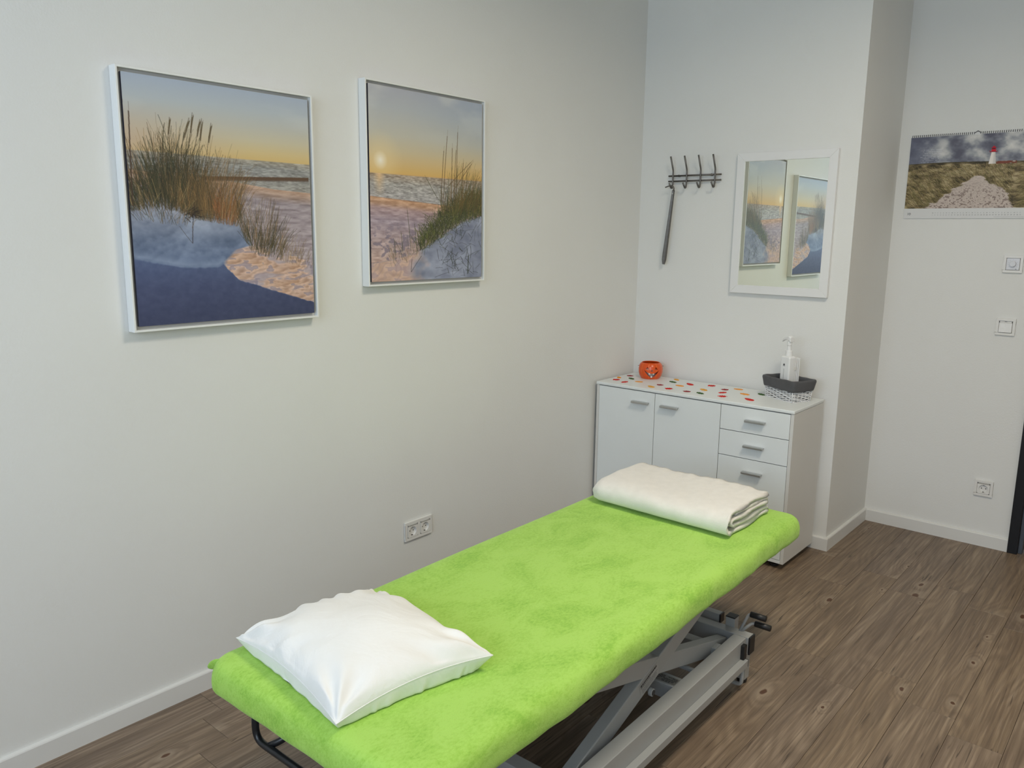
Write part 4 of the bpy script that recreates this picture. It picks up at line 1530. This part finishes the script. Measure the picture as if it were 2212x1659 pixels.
# inner cross members
tbox('cross_tube', XI + .046, XO - .046, -1.545, -1.505, ZR - .055, ZR - .002)
m2 = tbox('cross_tube', XI + .046, XO - .046, -1.842, -1.782, ZR - .052, ZR - .002)
tbox('cross_rod', XI + .046, XO - .046, -1.700, -1.688, ZR - .022, ZR - .010)
tbox('cross_tube', XI + .046, XO - .046, -2.440, -2.395, ZR - .050, ZR - .002)
# type plate and its small print
pl = tbox('type_plate', 1.222, 1.308, -1.834, -1.796, ZR - .0022, ZR - .0012, mat('silver_label', (.30, .30, .28, 1), .35, metal=.5, var=.05), bevel=0)
bm = bmesh.new()
rt_ = random.Random(4)
for r in range(6):
    x = 1.226
    while x < 1.302:
        w = rt_.uniform(.003, .012)
        if rt_.random() < .78:
            bx(bm, x - tcx, min(x + w, 1.304) - tcx, -1.831 + r * .0056 - tcy, -1.8285 + r * .0056 - tcy, ZR - .0012, ZR - .0010)
        x += w + .002
obj('plate_print', bm, M_ink, pl)


# scissor arms (outer face on each side), pivots
def arm(x_out, s, ya, za, yb_, zb_, hgt, wid, name='lift_arm'):
    """x_out outer face, s = +1 for the camera side"""
    xc = x_out - s * wid / 2
    return tbeam(name, (xc, ya, za), (xc, yb_, zb_), wid, hgt, side=(1, 0, 0), bevel=.003)


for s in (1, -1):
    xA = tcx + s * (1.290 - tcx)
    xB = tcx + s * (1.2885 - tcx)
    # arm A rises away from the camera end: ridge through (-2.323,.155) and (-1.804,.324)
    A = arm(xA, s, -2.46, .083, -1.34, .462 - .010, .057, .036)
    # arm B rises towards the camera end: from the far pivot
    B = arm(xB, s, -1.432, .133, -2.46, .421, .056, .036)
    cap = tbeam('end_cap', (tcx + s * (1.266 - tcx), -1.4315, .1329), (tcx + s * (1.266 - tcx), -1.4285, .1320), .034, .054, M_black, label='black plastic end cap')
    ttube('pivot_pin', [(tcx + s * (1.280 - tcx), -1.470, .137), (tcx + s * (1.322 - tcx), -1.470, .137)], .009, M_frame)
    # roller below the crossing
    bm2 = bmesh.new()
    bmesh.ops.create_cone(bm2, cap_ends=True, segments=24, radius1=.012, radius2=.012, depth=.012,
                          matrix=Matrix.Translation(L_((tcx + s * (1.296 - tcx), -1.955, .205))) @ Matrix.Rotation(PI / 2, 4, 'Y'))
    wh = obj('pivot_bolt', bm2, M_frame, tb, bevel=.002)
    bm3 = bmesh.new()
    bmesh.ops.create_cone(bm3, cap_ends=True, segments=20, radius1=.0085, radius2=.0085, depth=.0015,
                          matrix=Matrix.Translation(L_((tcx + s * (1.3028 - tcx), -1.955, .205))) @ Matrix.Rotation(PI / 2, 4, 'Y'))
    obj('bolt_socket', bm3, M_dark, wh)
    if s == 1:
        # sticker lying on arm A's face: dark headline and lines of small print
        sx = xA + .0009
        d = Vector((0, -1.34 + 2.46, .452 - .083)).normalized()
        nrm = Vector((0, -d.z, d.y))
        c0 = Vector((sx, -2.015, .083 + (2.46 - 2.015) * (.369 / 1.12)))
        bm = bmesh.new()

        def strip(u0, u1, v0, v1, lift=.0004):
            q = [c0 + d * u + nrm * v + Vector((lift, 0, 0)) for u, v in ((u0, v0), (u1, v0), (u1, v1), (u0, v1))]
            bm.faces.new([bm.verts.new(L_(p)) for p in q])
        strip(.004, .108, -.019, .019, 0)
        st = obj('sticker_or_glare', bm, mat('sticker_white', (.40, .40, .385, 1), .4, var=.02), tb)
        bm = bmesh.new()
        x = .008
        while x < .100:
            w = rt_.uniform(.004, .009)
            strip(x, x + w, .0085, .0155); x += w + .0015
        x = .008
        while x < .06:
            w = rt_.uniform(.002, .005)
            strip(x, x + w, .0035, .0060); x += w + .001
        obj('headline_print', bm, M_ink, st)
        bm = bmesh.new()
        for r in range(4):
            x = .012
            while x < .095:
                w = rt_.uniform(.004, .012)
                strip(x, x + w, -.003 - r * .0045, -.0012 - r * .0045); x += w + .0015
        obj('small_print', bm, M_ink_soft, st)

# shafts that tie the two arm pairs, lift motor
for y, z in ((-2.44, .110), (-1.47, .137), (-1.945, .255)):
    ttube('shaft', [(tcx - .222, y, z), (tcx + .222, y, z)], .011)
ttube('motor_column', [(tcx, -2.30, .15), (tcx, -1.75, .30)], .030, M_black)
ttube('motor_cable', fillet([(tcx, -2.28, .13), (tcx - .05, -2.2, .03), (tcx - .13, -2.05, .012), (tcx - .1, -1.85, .012), (tcx - .2, -1.8, .012)], .06), .004, M_black, n=8)

# foot switch bars outside the rails
for s in (1, -1):
    xo = tcx + s * (1.3742 - tcx)
    zt = .112
    bar = tbox('foot_bar', min(xo, xo - s * .0225), max(xo, xo - s * .0225), YB0 + .05, YB1 - .045, zt - .026, zt)
    tbox('end_cap', min(xo, xo - s * .0225), max(xo, xo - s * .0225), YB1 - .045, YB1 - .042, zt - .026, zt, M_black, bar)
    for ye, sy in ((YB1 - .062, 1), (YB0 + .12, -1)):
        ttube('bar_bracket', fillet([(xo - s * .012, ye, zt - .02), (xo - s * .012, ye, .022), (xo - s * .090, ye, .022), (xo - s * .090, ye, .06)], .018), .0068)
    tbox('bar_hinge', min(xo - s * .009, xo - s * .0233), max(xo - s * .009, xo - s * .0233), YB1 - .062, YB1 - .040, zt + .0005, ZR - .012, M_black)

# column stub, wheel levers with black grips, small axle tube
st = tbox('post_stub', 1.256, 1.290, YB1 + .0215, YB1 + .0555, ZR - .060, ZR + .030)
tbox('post_cap', 1.255, 1.291, YB1 + .0205, YB1 + .0565, ZR + .030, ZR + .034, M_black, st, label='black plastic cap')
gx = 1.330
for (dx, dz, hy) in ((.0, .063, .012), (.018, .034, .012)):
    p = fillet([(gx - .016 + dx * .2, YB1 + hy, ZR - .002), (gx + .006 + dx * .8, YB1 + .030, ZR + dz), (gx + .062 + dx, YB1 + .030, ZR + dz)], .012)
    lv = ttube('wheel_lever', p, .0052)
    ttube('grip', [(gx + .012 + dx, YB1 + .030, ZR + dz), (gx + .066 + dx, YB1 + .030, ZR + dz)], .0105, M_black, lv, label='black rubber grip')
ax = tbox('axle_tube', 1.020, 1.222, -1.345, -1.315, ZR - .015, ZR + .017)
tbox('end_cap', 1.222, 1.228, -1.346, -1.314, ZR - .016, ZR + .018, M_black, ax, label='black plastic end cap')
ttube('axle_rod', [(1.185, -1.330, ZR - .014), (1.185, -1.330, .030)], .005)
ttube('castor_axle', [(1.10, -1.330, .032), (1.20, -1.330, .032)], .006)
for x in (1.09, 1.21):
    bm = bmesh.new()
    bmesh.ops.create_cone(bm, cap_ends=True, segments=28, radius1=.031, radius2=.031, depth=.018,
                          matrix=Matrix.Translation(L_((x - .05, -1.330, .0312))) @ Matrix.Rotation(PI / 2, 4, 'Y'))
    obj('castor_wheel', bm, M_black, tb, bevel=.003)

# black support hoop under the head end
hoop = fillet([(.772, -2.920, TT - .080), (.772, -2.922, .325), (tcx * 2 - .772, -2.922, .325), (tcx * 2 - .772, -2.920, TT - .080)], .035, 8)
hb = ttube('head_hoop', hoop, .0088, M_blacksteel, n=14, label='black tubular steel hoop')
for x in (.850, tcx * 2 - .850):
    ttube('hoop_stay', fillet([(x - .03, -2.918, .326), (x, -2.895, .345), (x + .01, -2.82, .40), (x + .01, -2.72, TT - .09)], .03), .0085, M_blacksteel, hb)

# ------------------------------------------------------------------ green fitted cover, stretched over the padding
rc = np.random.default_rng(3)
prof = [(.060, -.0800), (.030, -.0808), (.012, -.0795), (.0035, -.075), (.0005, -.068), (0, -.058), (0, -.048), (.0015, -.036), (.005, -.024), (.011, -.0135), (.020, -.006), (.032, -.002), (.048, 0)]
ins = .048
while ins < thx - .0012:
    ins += .022
    prof.append((min(ins, thx - .0012), 0.0))
bm = bmesh.new()
rings = []


def cov_noise(x, y):
    return (math.sin(9 * x + 2.1 * y) + math.sin(5.3 * y - 3 * x + 1) + math.sin(17 * x + 7.7 * y + 2) * .5) * .0008


for off_, z in prof:
    L = rrect(thx - off_, thy - off_, max(.004, .062 - off_ * .9), 10, 26, 70)
    row = []
    for k, (x, y) in enumerate(L):
        if z < -.03:
            wob = .0022 * math.sin(y * 14 + x * 6) + .0012 * math.sin(y * 37 + 1) + .0008 * math.sin(y * 61 + x * 40)
            nx_, ny_ = x / thx, y / thy
            x += wob * (1 if abs(nx_) > abs(ny_) else 0) * (1 if nx_ > 0 else -1)
            y += wob * (1 if abs(ny_) >= abs(nx_) else 0) * (1 if ny_ > 0 else -1)
        zz = z + cov_noise(x, y) * (1 if z > -.02 else .3)
        # slight bow of the long sides
        x += .005 * (1 - (y / thy) ** 2) * (1 if x > 0 else -1) * min(1, abs(x) / thx)
        row.append(bm.verts.new((x, y, TT + zz)))
    rings.append(row)
n = len(rings[0])
for A, B in zip(rings, rings[1:]):
    for k in range(n): bm.faces.new((A[k], A[(k + 1) % n], B[(k + 1) % n], B[k]))
bmesh.ops.remove_doubles(bm, verts=rings[-1], dist=.004)
cov = obj('fitted_cover', bm, M_velour, tb, sm=True, label='bright green velour fitted cover')
# gathered corner tuft at the head end and a sewn seam
bm = bmesh.new()
R_ = []
for i in range(9):
    u = i / 8
    w = .013 * math.sin(PI * (.15 + .75 * u)) ** .8
    c = Vector((-thx + .030 - .034 * u, -thy + .034 - .012 * u, TT - .014 - .022 * u))
    R_.append([bm.verts.new(c + Vector((0.3 * w * math.cos(a), w * .55 * math.cos(a + .5), w * math.sin(a)))) for a in [2 * PI * k / 12 for k in range(12)]])
for A, B in zip(R_, R_[1:]):
    for k in range(12): bm.faces.new((A[k], A[(k + 1) % 12], B[(k + 1) % 12], B[k]))
bm.faces.new(R_[0][::-1]); bm.faces.new(R_[-1])
obj('corner_tuft', bm, M_velour, cov, sm=True)
bm = bmesh.new()
tube_bm(bm, [(-.12 + .002 * math.sin(k), -thy + .055 + k * .012, TT - .0005 + cov_noise(-.12, -thy + .055 + k * .012)) for k in range(12)], .0012, 5)
tube_bm(bm, [(.13 - k * .010, -thy + .060 + k * .003, TT - .0005 + cov_noise(.13 - k * .01, -thy + .06 + .003 * k)) for k in range(16)], .0012, 5)
obj('seam', bm, M_velour, cov, sm=True)

# ------------------------------------------------------------------ pillow
pc = {(-1, -1): Vector((.709, -2.912, .028)), (1, -1): Vector((1.162, -2.962, .022)), (1, 1): Vector((1.238, -2.574, .038)), (-1, 1): Vector((.775, -2.532, .030))}


def bil(u, v):
    a = (1 - u) / 2; b_ = (1 - v) / 2
    return pc[(-1, -1)] * a * b_ + pc[(1, -1)] * (1 - a) * b_ + pc[(1, 1)] * (1 - a) * (1 - b_) + pc[(-1, 1)] * a * (1 - b_)


NP = 110
rn = np.random.default_rng(21)
wrk = [(rn.uniform(-1, 1), rn.uniform(-1, 1), rn.uniform(0, 6.28)) for _ in range(8)]


def fold(u, v):
    a = 2.3 * math.sin(2.1 * u + 1.3 * v + .5) + 1.7 * math.sin(3.7 * v - 1.9 * u)
    return math.sin(7 * v + 3 * u + a) * .6 + math.sin(13 * v - 6 * u + 1.6 * a) * .4


def pil(u, v, side):
    # pull the sides in between the corners
    k = .075
    uu = u * (1 - k * (1 - v * v) * abs(u) ** 1.5)
    vv = v * (1 - k * (1 - u * u) * abs(v) ** 1.5)
    p = bil(uu, vv)
    e = max(0., (1 - abs(u) ** 2.3)) ** .55 * max(0., (1 - abs(v) ** 2.3)) ** .55
    edge = 1 - max(abs(u), abs(v))
    seam_h = .012 * (1 - min(abs(u), abs(v)) ** 2)
    if side > 0:
        z = p.z + seam_h + .076 * e
        # wrinkles that run in from the edges and corners
        w = 0
        du, dv = 1 - abs(u), 1 - abs(v)
        n1_ = fold(u, v)
        w += .0055 * n1_ * math.exp(-(du / .30) ** 2) * min(1, du / .05)
        w += .0065 * fold(v * 1.4 + 2, u - 1) * math.exp(-(dv / .28) ** 2) * min(1, dv / .05)
        w += .0062 * math.sin(17 * v + 3.5 * math.sin(3 * v + u) + 4 * u) * math.exp(-(du / .25) ** 2) * (u < 0) * min(1, du / .05)
        for cu, cv in ((1, 1), (1, -1), (-1, -1), (-1, 1)):
            r = math.hypot(u - cu, v - cv)
            a = math.atan2((v - cv) * -cv, (u - cu) * -cu)
            w += .0070 * math.sin(9 * a + cu * 2 + cv) * math.exp(-((r - .34) / .26) ** 2)
        w += .0022 * (math.sin(6 * u + 3 * v) + math.sin(4.4 * v - 5 * u + 2))
        z += w * min(1, edge / .04)
    else:
        m_ = min(abs(u), abs(v))
        g_ = (1 - m_ ** 3) * math.sin(PI * min(1, edge / .30))
        c_u = bil(0, 0)
        if abs(u) > abs(v): d_ = (bil(math.copysign(1, u), 0) - c_u)
        else: d_ = (bil(0, math.copysign(1, v)) - c_u)
        dd = Vector((d_.x, d_.y, 0)).normalized()
        out_ = dd * (.009 + .005 * fold(3 * u + 1, 3 * v)) * g_
        p = p + out_
        z = p.z + seam_h - .075 * (min(1, edge / .16)) ** .8 * (1 - .5 * m_ ** 3) - .03 * e
        z = max(z, .0020)
    return Vector((p.x, p.y, TT + z + .0010))


bm = bmesh.new()
gr = {}
us = [math.sin(PI / 2 * (2 * i / NP - 1)) * .55 + (2 * i / NP - 1) * .45 for i in range(NP + 1)]
for side in (1, -1):
    for i, u in enumerate(us):
        for j, v in enumerate(us):
            if side < 0 and (i in (0, NP) or j in (0, NP)):
                gr[(side, i, j)] = gr[(1, i, j)]
                continue
            gr[(side, i, j)] = bm.verts.new(pil(u, v, side))
for side in (1, -1):
    for i in range(NP):
        for j in range(NP):
            q = [gr[(side, i, j)], gr[(side, i + 1, j)], gr[(side, i + 1, j + 1)], gr[(side, i, j + 1)]]
            bm.faces.new(q if side > 0 else q[::-1])
t = thing('pillow', 'square white cotton pillow at the near end of the treatment table', 'pillow', (.97, -2.75, TT))
o = obj('pillowcase', bm, M_pillow, t, sm=True)
o.location = (-.97, 2.75, -TT)
bm = bmesh.new()
edge = [(u, -1) for u in us] + [(1, v) for v in us[1:]] + [(u, 1) for u in us[::-1][1:]] + [(-1, v) for v in us[::-1][1:-1]]
tube_bm(bm, [pil(u, v, 1) for u, v in edge], .0011, 6, closed=True)
o = obj('seam_piping', bm, M_pillow, t, sm=True)
o.location = (-.97, 2.75, -TT)

# ------------------------------------------------------------------ folded fleece blanket
BLx0, BLx1, BLy = .722, 1.280, -1.452
path = [(.345, .0740), (.30, .0775), (.20, .0790), (.10, .0790), (.055, .0765), (.022, .068), (.0075, .052), (.0055, .034), (.010, .018), (.030, .0095), (.08, .0085), (.18, .0085), (.30, .0085),
        (.340, .0105), (.352, .0180), (.342, .0250), (.30, .0262), (.18, .0262), (.09, .0265), (.055, .031), (.042, .0400), (.052, .0485), (.09, .0500), (.18, .0500), (.29, .0492), (.325, .0515), (.335, .0570), (.322, .0615), (.28, .0625), (.18, .0625), (.085, .0622)]
dense = []
for a, b_ in zip(path, path[1:]):
    for k in range(3): dense.append((a[0] + (b_[0] - a[0]) * k / 3, a[1] + (b_[1] - a[1]) * k / 3))
dense.append(path[-1])
for _ in range(2):
    dense = [dense[0]] + [((dense[i - 1][0] + 2 * dense[i][0] + dense[i + 1][0]) / 4, (dense[i - 1][1] + 2 * dense[i][1] + dense[i + 1][1]) / 4) for i in range(1, len(dense) - 1)] + [dense[-1]]
# offset both sides into a closed profile
th = .0058
lf, rg = [], []
for i, (y, z) in enumerate(dense):
    a, b_ = dense[max(0, i - 1)], dense[min(len(dense) - 1, i + 1)]
    dy, dz = b_[0] - a[0], b_[1] - a[1]
    l = math.hypot(dy, dz) or 1
    ny, nz_ = -dz / l, dy / l
    lf.append((y + ny * th, z + nz_ * th)); rg.append((y - ny * th, z - nz_ * th))
closed = lf + rg[::-1]
bm = bmesh.new()
NX = 70
cols = []
for i in range(NX + 1):
    u = i / NX
    x = BLx0 + (BLx1 - BLx0) * u
    row = []
    for k, (y, z) in enumerate(closed):
        zf = z / .085
        sag = .9 + .10 * math.sin(PI * min(1, u * 1.15)) if z > .03 else 1
        yy = y + .0035 * math.sin(u * 9 + y * 20) * zf + (.012 * (u - .5) if y > .2 else 0)
        zz = z * (1 + .05 * math.sin(u * 7 + y * 9) * zf) + .0016 * math.sin(u * 31 + y * 40) * zf
        zz *= (1.0 + .09 * (1 - u) * (y / .35)) if z > .07 else 1.0
        if z > .07 and y > .25: zz += .0015 * math.sin(u * 60)
        # layers shift slightly along the open end
        e = .0
        if i in (0, NX):
            e = (.004 * math.sin(k * .9) - .004) * (1 if i == NX else -1)
        xx = x + e + (.004 * math.sin(k * .13) * (1 if u > .5 else -1) * abs(2 * u - 1) ** 6)
        if u < .06: yy = yy + (y - .17) * -.10 * (1 - u / .06); zz = zz * (1 - .14 * (1 - u / .06) ** 2 * zf)
        # the whole blanket lies very slightly turned
        row.append(bm.verts.new((xx, BLy + yy - .012 * (u - .5), TT + max(zz, .0) + .0026)))
    cols.append(row)
n = len(closed)
for A, B in zip(cols, cols[1:]):
    for k in range(n): bm.faces.new((A[k], A[(k + 1) % n], B[(k + 1) % n], B[k]))
m_ = len(dense)
for row in (cols[0], cols[-1]):
    for k in range(m_ - 1):
        bm.faces.new((row[k], row[k + 1], row[n - 2 - k], row[n - 1 - k]))
o = obj('folded_blanket', bm, M_towel, None, sm=True)
tag(o, 'cream fleece blanket folded flat at the far end of the treatment table', 'blanket')
